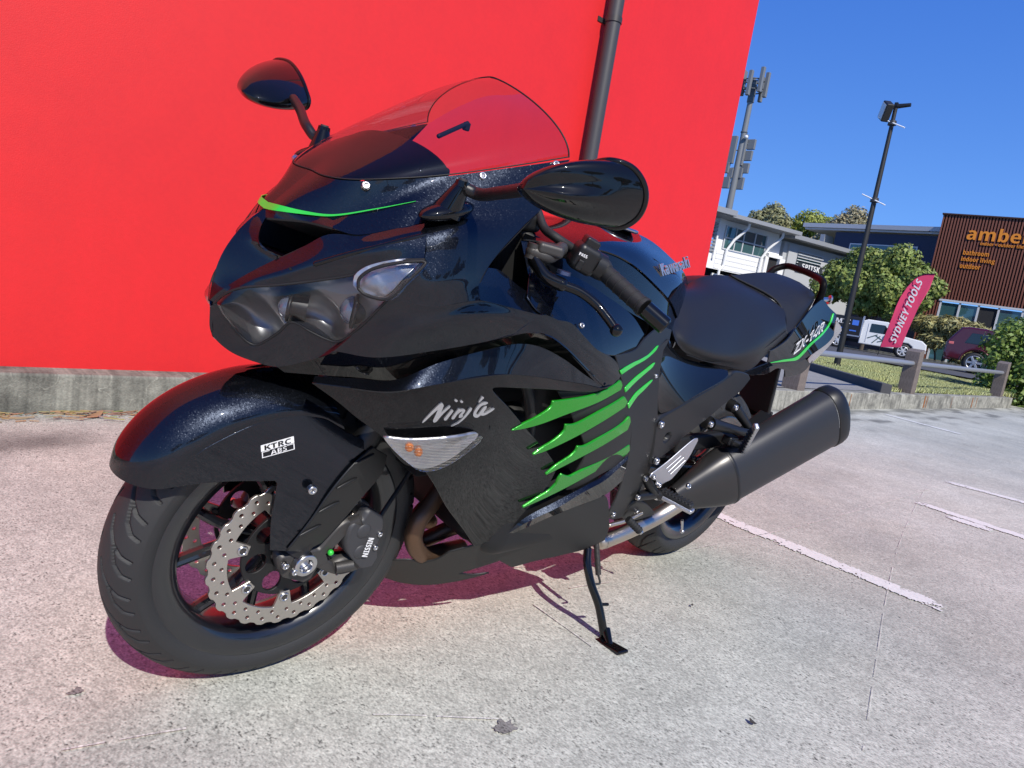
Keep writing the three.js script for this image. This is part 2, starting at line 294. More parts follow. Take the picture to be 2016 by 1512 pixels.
// ---------------------------------------------------------------- kerb, verge, road and land beyond
const rise = x => .2 + .09 * Math.max(0, Math.min(1, (x - 18) / 26));
const mVerge = std({ map: rep(texture(256, 256, (u, v) => { const b = .32 + (tn[3](u, v) - .5) * .2 + (tn[5](u, v) - .5) * .16, y = tn[2](v, u); return [b * (.95 + .25 * y), b * 1.0, b * .42]; }), .9), roughness: .95, vertexColors: true });
const mAsphalt = std({ map: rep(texture(256, 256, (u, v) => { const b = .30 + (tn[5](u, v) - .5) * .16 + (tn[1](u, v) - .5) * .05; return [b, b, b * 1.02]; }), 1), roughness: .92, vertexColors: true });
const one = () => [1, 1, 1];
const patch = (pts, y0, mat, name) => {                       // a flat sheet with the outline pts in plan
  const s = new THREE.Shape(pts.map(([x, z]) => new THREE.Vector2(x, -z))); const g = new THREE.ShapeGeometry(s); g.rotateX(-Math.PI / 2);
  const p = g.attributes.position, uv = g.attributes.uv, c = new Float32Array(p.count * 3).fill(1); for (let i = 0; i < p.count; i++) { p.setY(i, y0); uv.setXY(i, p.getX(i) / 1.7, p.getZ(i) / 1.7); } g.setAttribute('color', new THREE.BufferAttribute(c, 3)); g.computeVertexNormals(); return struct(name, g, mat);
};
struct('land', groundGrid([...span(4.95, 60, 56), 90, 150, 300, 480], [-400, -200, -90, ...span(-60, 0, 30)].map(z => z), (x, z) => rise(x) - .02, (x, z) => { const n = .8 + .3 * fbm(x * .2, z * .2, 3); return [n, n, n]; }), mVerge).position.z = -.0;
{ // keep the land behind the kerb line: shear its near edge on to the line of the kerb
  const g = scene.children[scene.children.length - 1].geometry, p = g.attributes.position; for (let i = 0; i < p.count; i++) if (p.getZ(i) === 0) p.setZ(i, p.getX(i) < 19 ? KERB(p.getX(i)) - .1 : 60); g.computeVertexNormals(); }
patch([[4.97, KERB(4.97) - .16], [10.05, KERB(10.05) - .16], [10.9, -2.45], [11.9, -3.5], [14.4, -6.2], [22, -15], [22, -40], [4.97, -40]], .205, std({ map: rep(concreteMap, 1), roughness: .92, color: lin(.42, .41, .40) }), 'side_path');
patch([[22.2, 60], [22.2, -5], [21.6, -9], [20, -40], [20, -120], [42.8, -120], [42.8, 60]], .295, mAsphalt, 'road');
{ const s = new THREE.Shape([[42.8, 60], [42.8, -120], [43, -120], [43, 60]].map(([x, z]) => new THREE.Vector2(x, -z))); const g = new THREE.ExtrudeGeometry(s, { depth: .13, bevelEnabled: false }); g.rotateX(-Math.PI / 2); g.translate(0, .28, 0); struct('road_kerb', g, M.plinth); }
// low concrete kerb wall after the red wall
{
  const k = thing('kerb_wall', 'low weathered concrete kerb with rust stains under the timber bollards', 'kerb', [0, 0, 0]);
  const mk = std({ map: rep(stainMap, 1, 1), roughness: .92, bumpMap: concreteBump, bumpScale: .0015, color: lin(.92, .9, .88) });
  const ang = -Math.atan(.0501);
  const cuts = [4.95, 7.75, 9.2, 11.3, 13.1, 14.6, 16.1];
  for (let i = 0; i < cuts.length - 1; i++) { const a = cuts[i], b = cuts[i + 1] - .008, L = (b - a); const g = box(L, .24, .16, 0, .08, -.08, .008); const p = g.attributes.position, uv = g.attributes.uv; for (let j = 0; j < p.count; j++) uv.setXY(j, (p.getX(j) + a + i * 3.7) / 1.6, (p.getY(j) + p.getZ(j)) / 1.2 + i * .31); g.rotateY(ang); g.translate((a + b) / 2, (i % 2) * .002, KERB((a + b) / 2)); part(k, 'kerb_block', g, mk); }
  const rust = std({ color: lin(.30, .11, .03), roughness: .95 });
  for (const [x, w] of [[10.9, .05], [11.0, .02], [13.35, .045], [13.6, .02], [8.2, .015], [12.2, .012]]) { const g = new THREE.PlaneGeometry(w, .17, 1, 6), p = g.attributes.position; for (let j = 0; j < p.count; j++) p.setX(j, p.getX(j) * (.7 + .5 * Math.abs(Math.sin(p.getY(j) * 40 + x)))); g.rotateY(ang); g.translate(x, .1, KERB(x) + .003); part(k, 'rust_streak', g, rust); }
}
// dark kerb of the side path
{ const a = V(9.4, 0, -1.62), b = V(16.2, 0, -7.8), d = b.clone().sub(a), g = box(d.length(), .17, .14, 0, 0, 0, .01); g.rotateY(-Math.atan2(d.z, d.x)); g.translate((a.x + b.x) / 2, .24, (a.z + b.z) / 2); solo('path_kerb', g, std({ color: lin(.06, .06, .065), roughness: .9 }), 'dark low kerb between the side path and the grass verge', 'kerb'); }
// timber bollards with a steel rail
{
  const f = thing('bollard_rail', 'three weathered timber bollards joined by a grey steel rail on the kerb', 'fence');
  const wood = std({ map: rep(texture(128, 256, (u, v) => { const b = .40 + (tn[4](u, v * .05) - .5) * .3 + (tn[2](u, v) - .5) * .1; return [b * 1.06, b * .96, b * .9]; }), 4, 2), roughness: .9 });
  const rail = std({ color: lin(.36, .37, .39), metalness: .6, roughness: .45 });
  const P = [[6.92, -1.83, .60], [10.53, -1.68, .62], [15.55, -1.44, .66]];
  for (const [x, z, h] of P) { const g = box(.17, h + .2, .19, 0, 0, 0, .008), p = g.attributes.position; for (let i = 0; i < p.count; i++) if (p.getY(i) > .1) p.setY(i, p.getY(i) + p.getX(i) * .25); g.rotateY(-.05); g.translate(x, .2 + h / 2 - .1, z); part(f, 'post', g, wood); }
  const R = (a, b, y0, y1) => part(f, 'rail', cyl(V(a[0] + .05, y0, a[1] + .02), V(b[0] - .05, y1, b[1] + .02), .034, .034, 16), rail);
  R(P[0], P[1], .62, .63); R(P[1], P[2], .63, .66);
}
// painted bay lines, worn
{
  const mp = std({ map: texture(256, 64, (u, v) => { const b = .83 + (tn[4](u, v) - .5) * .15; return [b, b, b * .98]; }), roughness: .8 });
  const line = (x0, z0, x1, z1, w) => {        // paint left in flakes: small cells, kept or lost by noise
    const a = V(x0, 0, z0), d = V(x1 - x0, 0, z1 - z0), L = d.length(), n = V(-d.z, 0, d.x).divideScalar(L), c = .0055, I = Math.ceil(L / c), J = Math.ceil(w * 1.25 / c), pos = [], idx = [], uv = [];
    const P = (i, j) => a.clone().addScaledVector(d, i / I).addScaledVector(n, (j / J - .5) * w * 1.25 + .004 * fbm(i * .05, j * .3, x0, 2));
    for (let i = 0; i < I; i++) for (let j = 0; j < J; j++) { const q = P(i, j), e = Math.abs((j + .5) / J - .5) * 2, end = Math.min(1, Math.min(i, I - i) / 14); if (.42 - .75 * Math.pow(e, 5) + .9 * fbm(q.x * 13, q.z * 13, 3, 3) * .55 + .55 * fbm(q.x * 70, q.z * 70, 6, 2) - (1 - end) * .5 < 0) continue; const b = pos.length / 3; for (const [s, t] of [[0, 0], [1, 0], [1, 1], [0, 1]]) { const v = P(i + s, j + t); pos.push(v.x, .004, v.z); uv.push(v.x * 3, v.z * 3); } idx.push(b, b + 1, b + 2, b, b + 2, b + 3); }
    const g = new THREE.BufferGeometry(); g.setAttribute('position', new THREE.Float32BufferAttribute(pos, 3)); g.setAttribute('uv', new THREE.Float32BufferAttribute(uv, 2)); g.setIndex(idx); g.computeVertexNormals(); if (g.attributes.normal.getY(0) < 0) { for (let i = 0; i < idx.length; i += 3) { const q = idx[i + 1]; idx[i + 1] = idx[i + 2]; idx[i + 2] = q; } g.setIndex(idx); g.computeVertexNormals(); } struct('painted_line', g, mp); };
  line(2.16, -.55, 2.035, .80, .078); line(3.72, .28, 3.62, .95, .08); line(3.585, .45, 3.575, .66, .09); line(4.73, .18, 4.77, .9, .08); line(8.62, -1.38, 8.28, -.45, .09); line(6.4, .35, 6.35, .9, .05);
}
// hairlines and oil spots of the slab
{
  const pale = std({ map: rep(concreteMap, 1), color: lin(.95, .93, .9), roughness: .9 }), dark = std({ map: rep(concreteMap, 1), color: lin(.30, .29, .29), roughness: .85 });
  const hair = (pts, w, gap) => { const c = new THREE.CatmullRomCurve3(pts.map(([x, z]) => V(x, 0, z)), false, 'centripetal'), L = c.getLength(), n = Math.ceil(L / .02), P = c.getSpacedPoints(n), pos = [], idx = [], uv = []; P.forEach((p, i) => { const d = P[Math.min(n, i + 1)].clone().sub(P[Math.max(0, i - 1)]).normalize(), k = w * (.5 + .8 * Math.abs(fbm(p.x * 11, p.z * 11, 3, 3))); for (const s of [k, -k]) { pos.push(p.x - d.z * s, .004, p.z + d.x * s); uv.push((p.x - d.z * s) / 1.7, (p.z + d.x * s) / 1.7); } }); for (let i = 0; i < n; i++) { if (fbm(P[i].x * 6, P[i].z * 6, 12, 3) > gap) continue; const b = i * 2; idx.push(b, b + 1, b + 2, b + 1, b + 3, b + 2); } const g = new THREE.BufferGeometry(); g.setAttribute('position', new THREE.Float32BufferAttribute(pos, 3)); g.setAttribute('uv', new THREE.Float32BufferAttribute(uv, 2)); g.setIndex(idx); g.computeVertexNormals(); if (g.attributes.normal.getY(0) < 0) { g.setIndex(idx.map((_, i) => idx[i - i % 3 + [0, 2, 1][i % 3]])); g.computeVertexNormals(); } struct('slab_scratch', g, pale); };
  for (const [pts, w, gap] of SCR) hair(pts, w, gap);
  for (const [x, z, r, sd] of SPOT) { const s = new THREE.Shape(Array.from({ length: 26 }, (_, i) => { const a = i / 26 * 6.283, q = r * (.6 + .9 * Math.abs(fbm(Math.cos(a) * 1.3 + sd, Math.sin(a) * 1.3, sd, 4))); return new THREE.Vector2(x + Math.cos(a) * q * 1.5, -z + Math.sin(a) * q); })); const g = new THREE.ShapeGeometry(s); g.rotateX(-Math.PI / 2); const p = g.attributes.position, u = g.attributes.uv; for (let i = 0; i < p.count; i++) { p.setY(i, .004); u.setXY(i, p.getX(i) / 1.7, p.getZ(i) / 1.7); } struct('oil_spot', g, dark); }
}
// dry grass and leaves swept against the plinth
{
  const m = std({ color: lin(.42, .33, .2), roughness: .9 }), g = new THREE.BoxGeometry(1, .003, .004), N = 240, im = new THREE.InstancedMesh(g, m, N), o = new THREE.Object3D();
  for (let i = 0; i < N; i++) { const x = -1.2 + rnd() * 1.9, zz = Math.pow(rnd(), 2.2) * .14; o.position.set(x, .004 + rnd() * .012, KERB(x) + .008 + zz); o.rotation.set(0, (rnd() - .5) * 1.3, (rnd() - .5) * .15); const l = .02 + rnd() * .09; o.scale.set(l, .5 + rnd(), .5 + rnd() * .6); o.updateMatrix(); im.setMatrixAt(i, o.matrix); im.setColorAt(i, lin(.6 + rnd() * .4, .5 + rnd() * .4, .4 + rnd() * .4)); }
  im.name = 'straw_litter'; im.userData = { label: 'dry straw swept against the foot of the plinth', category: 'straw', kind: 'stuff' }; im.castShadow = im.receiveShadow = true; scene.add(im);
  const leaf = (x, z, s, a, label, c) => { const q = new THREE.PlaneGeometry(s * 1.8, s, 6, 4), p = q.attributes.position; for (let i = 0; i < p.count; i++) { const u = p.getX(i) / (s * .9); p.setY(i, p.getY(i) * (1 - u * u * .9)); p.setZ(i, .25 * s * (u * u) + .1 * s * Math.cos(p.getY(i) * 3 / s)); } q.rotateX(-Math.PI / 2); q.rotateY(a); q.computeVertexNormals(); q.translate(x, .006, z); solo('fallen_leaf', q, c, label, 'leaf'); };
  const lf = std({ color: lin(.30, .17, .09), roughness: .85, side: THREE.DoubleSide }), ld = std({ color: lin(.05, .045, .04), roughness: .9, side: THREE.DoubleSide });
  leaf(.235, KERB(.235) + .055, .05, .4, 'curled brown leaf against the plinth by the red wall', lf);
  leaf(.775, .72, .012, 1.2, 'small dark leaf scrap on the concrete to the right of the stand', ld); leaf(1.17, .34, .008, .2, 'tiny dark fleck on the concrete behind the stand', ld);
}

// ---------------------------------------------------------------- plants
function leaves(clumps, n, size, stretch = 1.6, up = .25, st = 1) {       // leaf-sized faces through several ellipsoids, thicker near their skins
  const tot = clumps.reduce((s, c) => s + c[3] * c[4] * c[5], 0), pos = [], nor = [], idx = [], col = []; let sd = st * 7919 + 13; const r = () => { sd = (sd * 1664525 + 1013904223) >>> 0; return sd / 4294967296; };
  const N = V(), A = V(), Bv = V();
  for (const [cx, cy, cz, rx, ry, rz] of clumps) {
    const k = Math.round(n * rx * ry * rz / tot);
    for (let i = 0; i < k; i++) {
      const th = r() * 6.283, cu = r() * 2 - 1, su = Math.sqrt(1 - cu * cu), q = Math.pow(r(), .38), w = 1 + .22 * noise.noise(cx + su * Math.cos(th) * 2.3, cy + cu * 2.3, su * Math.sin(th) * 2.3 + cz);
      const x = su * Math.cos(th), y = cu, z = su * Math.sin(th), px = cx + x * rx * q * w, py = cy + y * ry * q * w, pz = cz + z * rz * q * w;
      N.set(x + (r() - .5) * 1.6, y + up + (r() - .5) * 1.4, z + (r() - .5) * 1.6).normalize(); A.set(r() - .5, r() - .5, r() - .5).cross(N).normalize(); Bv.copy(N).cross(A);
      const s = size * (.6 + r() * .8), a = s * stretch * .5, b = s * .5, o = pos.length / 3;
      for (const [u, v, l] of [[-a, 0, 0], [0, -b, .12], [a, 0, 0], [0, b, .12]]) { pos.push(px + A.x * u + Bv.x * v + N.x * l * s, py + A.y * u + Bv.y * v + N.y * l * s, pz + A.z * u + Bv.z * v + N.z * l * s); nor.push(N.x, N.y, N.z); }
      const t = .65 + r() * .7, yl = r() * .5; for (let j = 0; j < 4; j++) col.push(t * (1 + yl * .5), t, t * (1 - yl * .4)); idx.push(o, o + 1, o + 2, o, o + 2, o + 3);
    }
  }
  const g = new THREE.BufferGeometry(); g.setAttribute('position', new THREE.Float32BufferAttribute(pos, 3)); g.setAttribute('normal', new THREE.Float32BufferAttribute(nor, 3)); g.setAttribute('color', new THREE.Float32BufferAttribute(col, 3)); g.setIndex(idx); return g;
}
const leafMat = (r, g, b) => phy({ color: lin(r, g, b), roughness: .62, vertexColors: true, side: THREE.DoubleSide, transmission: .25, thickness: 0 });
const bark = std({ color: lin(.09, .07, .055), roughness: .95 });
function tree(name, label, at, trunk, clumps, n, size, mat, st, group, stretch) {
  const t = thing(name, label, 'tree', at, 0, group);
  const limbs = clumps.slice(0, 9).map(c => tube([V(0, trunk * .55, 0), V(c[0] * .35, trunk + (c[1] - trunk) * .4, c[2] * .35), V(c[0] * .8, c[1], c[2] * .8)], .045, 8, 6));
  part(t, 'trunk', merge([tube([V(0, -1, 0), V(.06, trunk * .5, .03), V(-.03, trunk * 1.2, 0)], .12, 10, 10), ...limbs]), bark);
  part(t, 'crown', leaves(clumps, n, size, stretch ?? 1.6, .25, st), mat); return t;
}
const blob = (st, n, R, H, y0, rr) => { let s = st * 104729 + 1; const r = () => { s = (s * 1664525 + 1013904223) >>> 0; return s / 4294967296; }; return Array.from({ length: n }, (_, i) => { const a = i * 2.4 + r(), d = Math.sqrt((i + .4) / n) * R * .8, h = y0 + H * (.2 + .75 * r()) * (1 - .35 * d / R); const q = rr * (.7 + .6 * r()); return [Math.cos(a) * d, h, Math.sin(a) * d, q, q * .8, q]; }); };
// the street tree in front of the dark blue building
tree('street_tree', 'round leafy street tree in front of the dark blue building', [42.1, .29, -12.7], 2.0,
  [[.3, 4.9, -.9, 1.1, .95, 1.2], [.2, 4.1, -2.0, 1.1, 1.0, 1.1], [-.2, 3.2, -2.5, 1.2, .9, 1.0], [0, 5.15, 1.0, 1.0, .95, 1.0], [.1, 4.6, .1, 1.2, 1.0, 1.1], [-.4, 3.6, -.9, 1.3, 1.1, 1.2], [-.4, 3.5, .8, 1.3, 1.1, 1.2], [.1, 4.3, 1.9, 1.1, .9, 1.0], [-.2, 3.3, 2.3, 1.0, .8, .9], [0, 3.9, 2.9, .7, .6, .7], [-.2, 2.5, -.2, 1.0, .6, 1.0], [-.1, 2.3, 1.3, .8, .5, .8]], 34000, .135, leafMat(.19, .275, .055), 3);
// trees on the rise behind the roofs
tree('eucalypt', 'thin grey green tree showing above the white roof beside the mast', [66, 1.1, -31.5], 5.5, [[0, 9.6, -.9, 1.4, 1.2, 1.4], [0, 9.4, .9, 1.4, 1.3, 1.3], [.4, 10.6, .1, 1.1, 1.0, 1.1], [0, 7.9, 0, 1.4, 1.0, 1.4], [0, 8.2, 1.8, .9, .9, .9]], 7500, .16, leafMat(.24, .27, .14), 5, 'trees behind the roofs', 2.2);
tree('pine_tree', 'dense yellow green tree behind the low grey roof', [68, 1.2, -28.4], 5, [[0, 8.9, -1.6, 1.7, 1.5, 1.7], [0, 9.8, .2, 1.8, 1.4, 1.8], [0, 9.2, 2.0, 1.7, 1.4, 1.7], [0, 7.2, 0, 2.0, 1.2, 2.4], [0, 9.2, 1.2, 1.0, .8, 1.0], [0, 7.0, -2.6, 1.4, 1, 1.4]], 14000, .16, leafMat(.25, .32, .05), 6, 'trees behind the roofs');
tree('eucalypt', 'sparse grey tree at the end of the dark blue building roof', [62, .8, -22.9], 5, [[0, 8.8, .2, 1.6, 1.6, 1.6], [0, 10.0, .9, 1.2, 1.1, 1.2], [0, 7.4, -1.2, 1.4, 1.3, 1.4], [0, 9.9, 1.5, .7, .6, .7], [0, 7.2, 1.2, 1.3, 1.1, 1.2]], 8000, .13, leafMat(.30, .30, .19), 7, 'trees behind the roofs', 2.4);
// feathery shrubs before the orange building
{ const shrub = (label, at, clumps, n, st) => { const t = thing('shrub', label, 'shrub', at, 0, 'shrubs in front of the brown building'); for (const a of [-.3, 0, .3]) part(t, 'stem', tube([V(0, -.1, a), V(.1, .6, a * 1.6), V(0, 1.2, a * 3)], .05, 8, 6), bark); part(t, 'foliage', leaves(clumps, n, .085, 5, .7, st), leafMat(.30, .31, .13)); };
  shrub('spreading feathery shrub in front of the brown building', [43.6, .3, -8.9], [[0, 2.0, -1.1, .9, .55, .9], [0, 2.1, .1, .9, .55, 1.0], [0, 1.9, 1.1, .9, .55, .8], [0, 1.3, -.6, .8, .6, .9]], 6000, 11);
  shrub('lower feathery shrub behind the maroon car', [43.8, .3, -7.0], [[0, 1.6, -.4, .8, .6, .9], [0, 1.1, .5, .8, .7, .9], [0, .7, -1, .8, .6, .8]], 4600, 12); }
// clipped hedge at the end of the kerb
{ const h = thing('hedge', 'dense clipped green hedge at the end of the kerb beside the bollard', 'hedge', [18.35, .02, -.85]);
  const cl = []; let s2 = 77; const r2 = () => { s2 = (s2 * 1664525 + 1013904223) >>> 0; return s2 / 4294967296; }; for (let i = 0; i < 5; i++) for (let j = 0; j < 6; j++) for (let k = 0; k < 3; k++) cl.push([-.85 + k * .85 + (r2() - .5) * .2, .2 + i * .34 + (r2() - .5) * .12, -1.05 + j * .55 + (r2() - .5) * .2 + (i === 4 ? .12 : 0), .42, .3 + (i === 4 ? r2() * .12 : 0), .42]);
  part(h, 'foliage', leaves(cl, 30000, .062, 1.5, .3, 21), leafMat(.155, .255, .042)); for (const z of [-.8, 0, .8]) part(h, 'stem', tube([V(0, 0, z), V(.05, .6, z + .05), V(0, 1.3, z)], .04, 8, 6), bark); }
// mown grass of the verge
{
  const g = merge([0, 1, 2, 3].map(i => { const a = i * 1.7, b = new THREE.BufferGeometry(); b.setAttribute('position', new THREE.Float32BufferAttribute([-.006, 0, 0, .006, 0, 0, .012 * Math.cos(a), 1, .02], 3)); b.setAttribute('normal', new THREE.Float32BufferAttribute([0, .8, .6, 0, .8, .6, 0, .8, .6], 3)); b.rotateY(a); b.translate(Math.cos(a * 2) * .03, 0, Math.sin(a * 2) * .03); return b; }));
  const N = 90000, im = new THREE.InstancedMesh(g, phy({ color: lin(.55, .62, .17), roughness: .8, side: THREE.DoubleSide, transmission: .25, thickness: 0 }), N), o = new THREE.Object3D(); let c = 0;
  while (c < N) { const x = 9.6 + Math.pow(rnd(), 1.25) * 12.4, z = -9 + rnd() * 7.6; if (z > KERB(x) - .22) continue; if (z < -1.75 - (x - 9.55) * .905 && x < 16.5) continue; if (z < -1.5 - (x - 9.4) * .8 - 1.2) continue; o.position.set(x, rise(x) - .018, z); o.rotation.set(0, rnd() * 6.28, 0); const h = .035 + .05 * rnd() * (1 + fbm(x, z, 1)); o.scale.set(1.3, h, 1.3); o.updateMatrix(); im.setMatrixAt(c, o.matrix); const y = fbm(x * 1.5, z * 1.5, 4) * .5 + rnd() * .4; im.setColorAt(c, lin(.75 + y * .5, .8 + y * .25, .7 + y * .1)); c++; }
  im.name = 'grass'; im.userData = { label: 'short mown grass on the verge behind the bollards', category: 'grass', kind: 'stuff' }; im.castShadow = im.receiveShadow = true; scene.add(im);
}

// ---------------------------------------------------------------- lamp post and phone mast
{
  const l = thing('lamp_post', 'slim black lamp post with a floodlight at its top on the grass verge', 'lamp post', [14.45, .2, -4.08]);
  const mb = std({ color: lin(.012, .012, .013), roughness: .5 }), mw = std({ color: lin(.8, .8, .8), roughness: .5 });
  const pg = new THREE.CylinderGeometry(.052, .088, 5.2, 4, 1); pg.rotateY(Math.PI / 4 + .35); pg.translate(0, 2.6, 0); part(l, 'pole', pg, mb);
  part(l, 'base_plate', merge([box(.3, .02, .3, 0, .02, 0), ...[[-1, -1], [1, -1], [1, 1], [-1, 1]].map(([a, b]) => new THREE.CylinderGeometry(.014, .014, .06, 8).translate(a * .12, .05, b * .12))]), mb);
  const fl = new RoundedBoxGeometry(.14, .34, .3, 2, .02); fl.rotateX(.5); fl.rotateY(-.9); fl.translate(-.05, 5.14, -.15); const f = part(l, 'floodlight', fl, M.matte); const ff = box(.012, .28, .24); ff.translate(-.075, 0, 0); ff.rotateX(.5); ff.rotateY(-.9); ff.translate(-.05, 5.14, -.15); part(f, 'glass', ff, std({ color: lin(.5, .5, .48), roughness: .15 }));
  part(l, 'security_camera', merge([cyl(V(0, 5.24, .02), V(.02, 5.26, .26), .045, .035, 14), box(.06, .18, .06, 0, 5.22, 0)]), mb);
  for (const [y, d] of [[4.92, .27], [3.42, .24]]) { part(l, 'white_rod', cyl(V(-.06, y + d * .42, -d), V(-.06, y - d * .42, d), .012, .012, 8), mw); part(l, 'clamp', new THREE.CylinderGeometry(.075, .08, .08, 14).translate(0, y, 0), M.castGrey); }
}
{
  const m = thing('phone_mast', 'tall grey phone mast with antenna clusters beside the red wall', 'mast', [95.4, .4, -52.5]);
  const g1 = std({ color: lin(.16, .17, .18), roughness: .6 }), g2 = std({ color: lin(.10, .11, .12), roughness: .6 });
  part(m, 'pole', new THREE.CylinderGeometry(.36, .62, 34.5, 20).translate(0, 17.2, 0), g1);
  part(m, 'flange', new THREE.CylinderGeometry(.5, .5, .15, 20).translate(0, 27.2, 0), g2);
  const panelA = (x, y, z, w, h, d) => part(m, 'antenna', box(w, h, d, x, y, z, .05), g1);
  for (let i = 0; i < 7; i++) { const a = i / 7 * 6.283 + .3, r = 1.75; panelA(Math.cos(a) * r, 33.6 + (i % 3) * .3, Math.sin(a) * r, .55, 3.4, .5); for (const y of [33.3, 34.3]) part(m, 'bracket', cyl(V(0, y, 0), V(Math.cos(a) * r, y, Math.sin(a) * r), .07, .07, 6), g2); }
  part(m, 'head_frame', merge([new THREE.TorusGeometry(1.3, .09, 6, 20).rotateX(Math.PI / 2).translate(0, 33.0, 0), new THREE.TorusGeometry(1.3, .09, 6, 20).rotateX(Math.PI / 2).translate(0, 34.4, 0), new THREE.CylinderGeometry(.5, .5, 2.4, 12).translate(0, 32.6, 0)]), g2);
  for (const [dx, y, w, h] of [[-1.35, 24.6, 1.5, 3.9], [1.45, 25.6, 1.5, 1.4], [1.3, 24.0, 1.5, 1.4], [1.2, 22.2, 1.5, 1.4], [-1.6, 22.0, 1.1, 1.5], [-1.2, 19.9, 1.4, 1.6], [.9, 20.0, 1.4, 1.7], [-.3, 21.4, 1.2, 1.5], [.2, 24.7, 1.3, 4.4], [-.8, 21.3, 1, 1.4], [.6, 21.4, 1, 1.4]]) { panelA(-.48 * -dx * .0 + dx * .42, y, dx * .82, .5, h, w * .8); part(m, 'bracket', cyl(V(0, y, 0), V(dx * .42, y, dx * .82), .08, .08, 6), g2); }
  part(m, 'dish', new THREE.SphereGeometry(.28, 14, 10).translate(-.5, 26.4, .75), std({ color: lin(.7, .7, .7), roughness: .5 }));
}

// ---------------------------------------------------------------- buildings across the road
const kinked = (pts, r) => merge(pts.slice(1).flatMap((b, i) => [cyl(pts[i], b, r, r, 10), new THREE.SphereGeometry(r, 10, 8).translate(b.x, b.y, b.z)]));
const mWhiteWall = std({ color: lin(.78, .78, .77), roughness: .7 }), mRoof = std({ color: lin(.30, .31, .32), roughness: .5, metalness: .2 }), mGlassT = phy({ color: lin(.045, .11, .12), roughness: .06, metalness: .1, clearcoat: 1, clearcoatRoughness: .02 }), mFrame = std({ color: lin(.55, .56, .57), roughness: .5 }), mDark = std({ color: lin(.015, .015, .017), roughness: .8 });
{ // white two-storey workshop with an overhanging roof
  const b = thing('white_building', 'white two storey workshop with teal windows and slanting white rain pipes', 'building', [37.4, .3, -20.9], -.2691);
  const W = (name, g, m) => part(b, name, g, m);
  W('wall', merge([box(5.2, 1.25, .3, 2.3, 3.95, -.15), box(.5, 2.3, .3, .85, 5.3, -.17), box(6.2, .7, .3, 2.9, 5.95, -.25), box(1.3, 1.0, .25, 5.6, 5.45, -.18), box(.3, 5.2, .3, 5.0, 2.6, -.2)]), mWhiteWall);
  W('side_wall', box(.3, 6.0, 8, -6.2, 3.0, -4), mWhiteWall);
  for (let i = 0; i < 4; i++) W('cladding_board', box(4.0, .26, .03, 2.72, 3.52 + i * .29, .012), mWhiteWall);
  W('roof', merge([box(9.5, .22, 9, 1.6, 6.42, -3.2), box(3.6, .3, 9.2, -1.6, 6.5, -3.0)]), mRoof);
  const win = (x0, x1, y0, y1) => { const w = W('window', box(x1 - x0, y1 - y0, .05, (x0 + x1) / 2, (y0 + y1) / 2, .0), mGlassT); return w; };
  const xs = [1.15, 2.05, 2.75, 3.75, 4.75]; for (let i = 0; i < 4; i++) { win(xs[i] + .04, xs[i + 1] - .04, 4.65, 5.25); win(xs[i] + .04, xs[i + 1] - .04, 5.33, 5.95); }
  for (const x of xs) W('window_frame', box(.07, 1.4, .08, x, 5.3, .03), mFrame); for (const y of [4.62, 5.29]) W('window_frame', box(3.7, .07, .085, 2.95, y, .032), mFrame);
  W('ground_recess', box(8, 4.2, .2, 1.2, 2.1, -1.2), mDark); W('roller_door', box(2.6, 3.1, .1, 2.3, 1.55, -.3), mWhiteWall);
  W('doorway', box(1.0, 4.6, .12, 5.65, 2.45, -.04), mDark); W('door_frame', merge([box(1.3, .22, .3, 5.7, 4.86, .05), box(.5, 4.8, .4, 6.35, 2.4, .05), box(.3, 4.7, .3, 5.0, 2.4, .02)]), mWhiteWall);
  for (let i = 0; i < 9; i++) W('louvre_slat', box(1.9, .10, .12, -.5, 4.35 + i * .2, .05), mRoof); W('louvre_post', box(.12, 2.2, .12, .46, 5.0, .08), mWhiteWall);
  for (const x of [2.25, 5.35]) W('rain_pipe', kinked([V(x, 6.35, .75), V(x - .02, 6.0, .72), V(x - .55, 5.2, .3), V(x - .85, 4.55, .16), V(x - .88, 3.6, .16), V(x - (x < 3 ? 1.15 : .9), 3.3, .16), V(x - (x < 3 ? 1.2 : .9), .2, .16)], .085), mWhiteWall);
}
{ // grey lower wing with the half-hidden sign
  const b = thing('grey_wing', 'low grey roofed wing with louvres and a white sign behind the street tree', 'building', [43.6, .3, -19.2], -.2417);
  part(b, 'wall', merge([box(8, 6, .3, 4.3, 3, -.3), box(.9, 5.9, .2, 1.1, 2.95, -.1)]), std({ color: lin(.42, .43, .44), roughness: .75 }));
  part(b, 'roof', box(8.6, .26, 8, 4.2, 6.28, -3.2), mRoof);
  part(b, 'window', box(2.4, .5, .05, 3.0, 5.0, -.12), mGlassT); for (let i = 0; i < 7; i++) part(b, 'louvre_slat', box(2.7, .05, .1, 3.0, 4.5 + i * .18, -.05), mFrame);
  part(b, 'sign', box(2.6, .52, .06, 3.1, 4.65, .02), std({ color: lin(.03, .035, .04), roughness: .5 })); part(b, 'lettering', letters('SPITSK', V(2.15, 4.50, .06), V(4.05, 4.50, .06), V(2.15, 4.86, .06), .03, .0, 'sans_bold', .0), M.white);
}
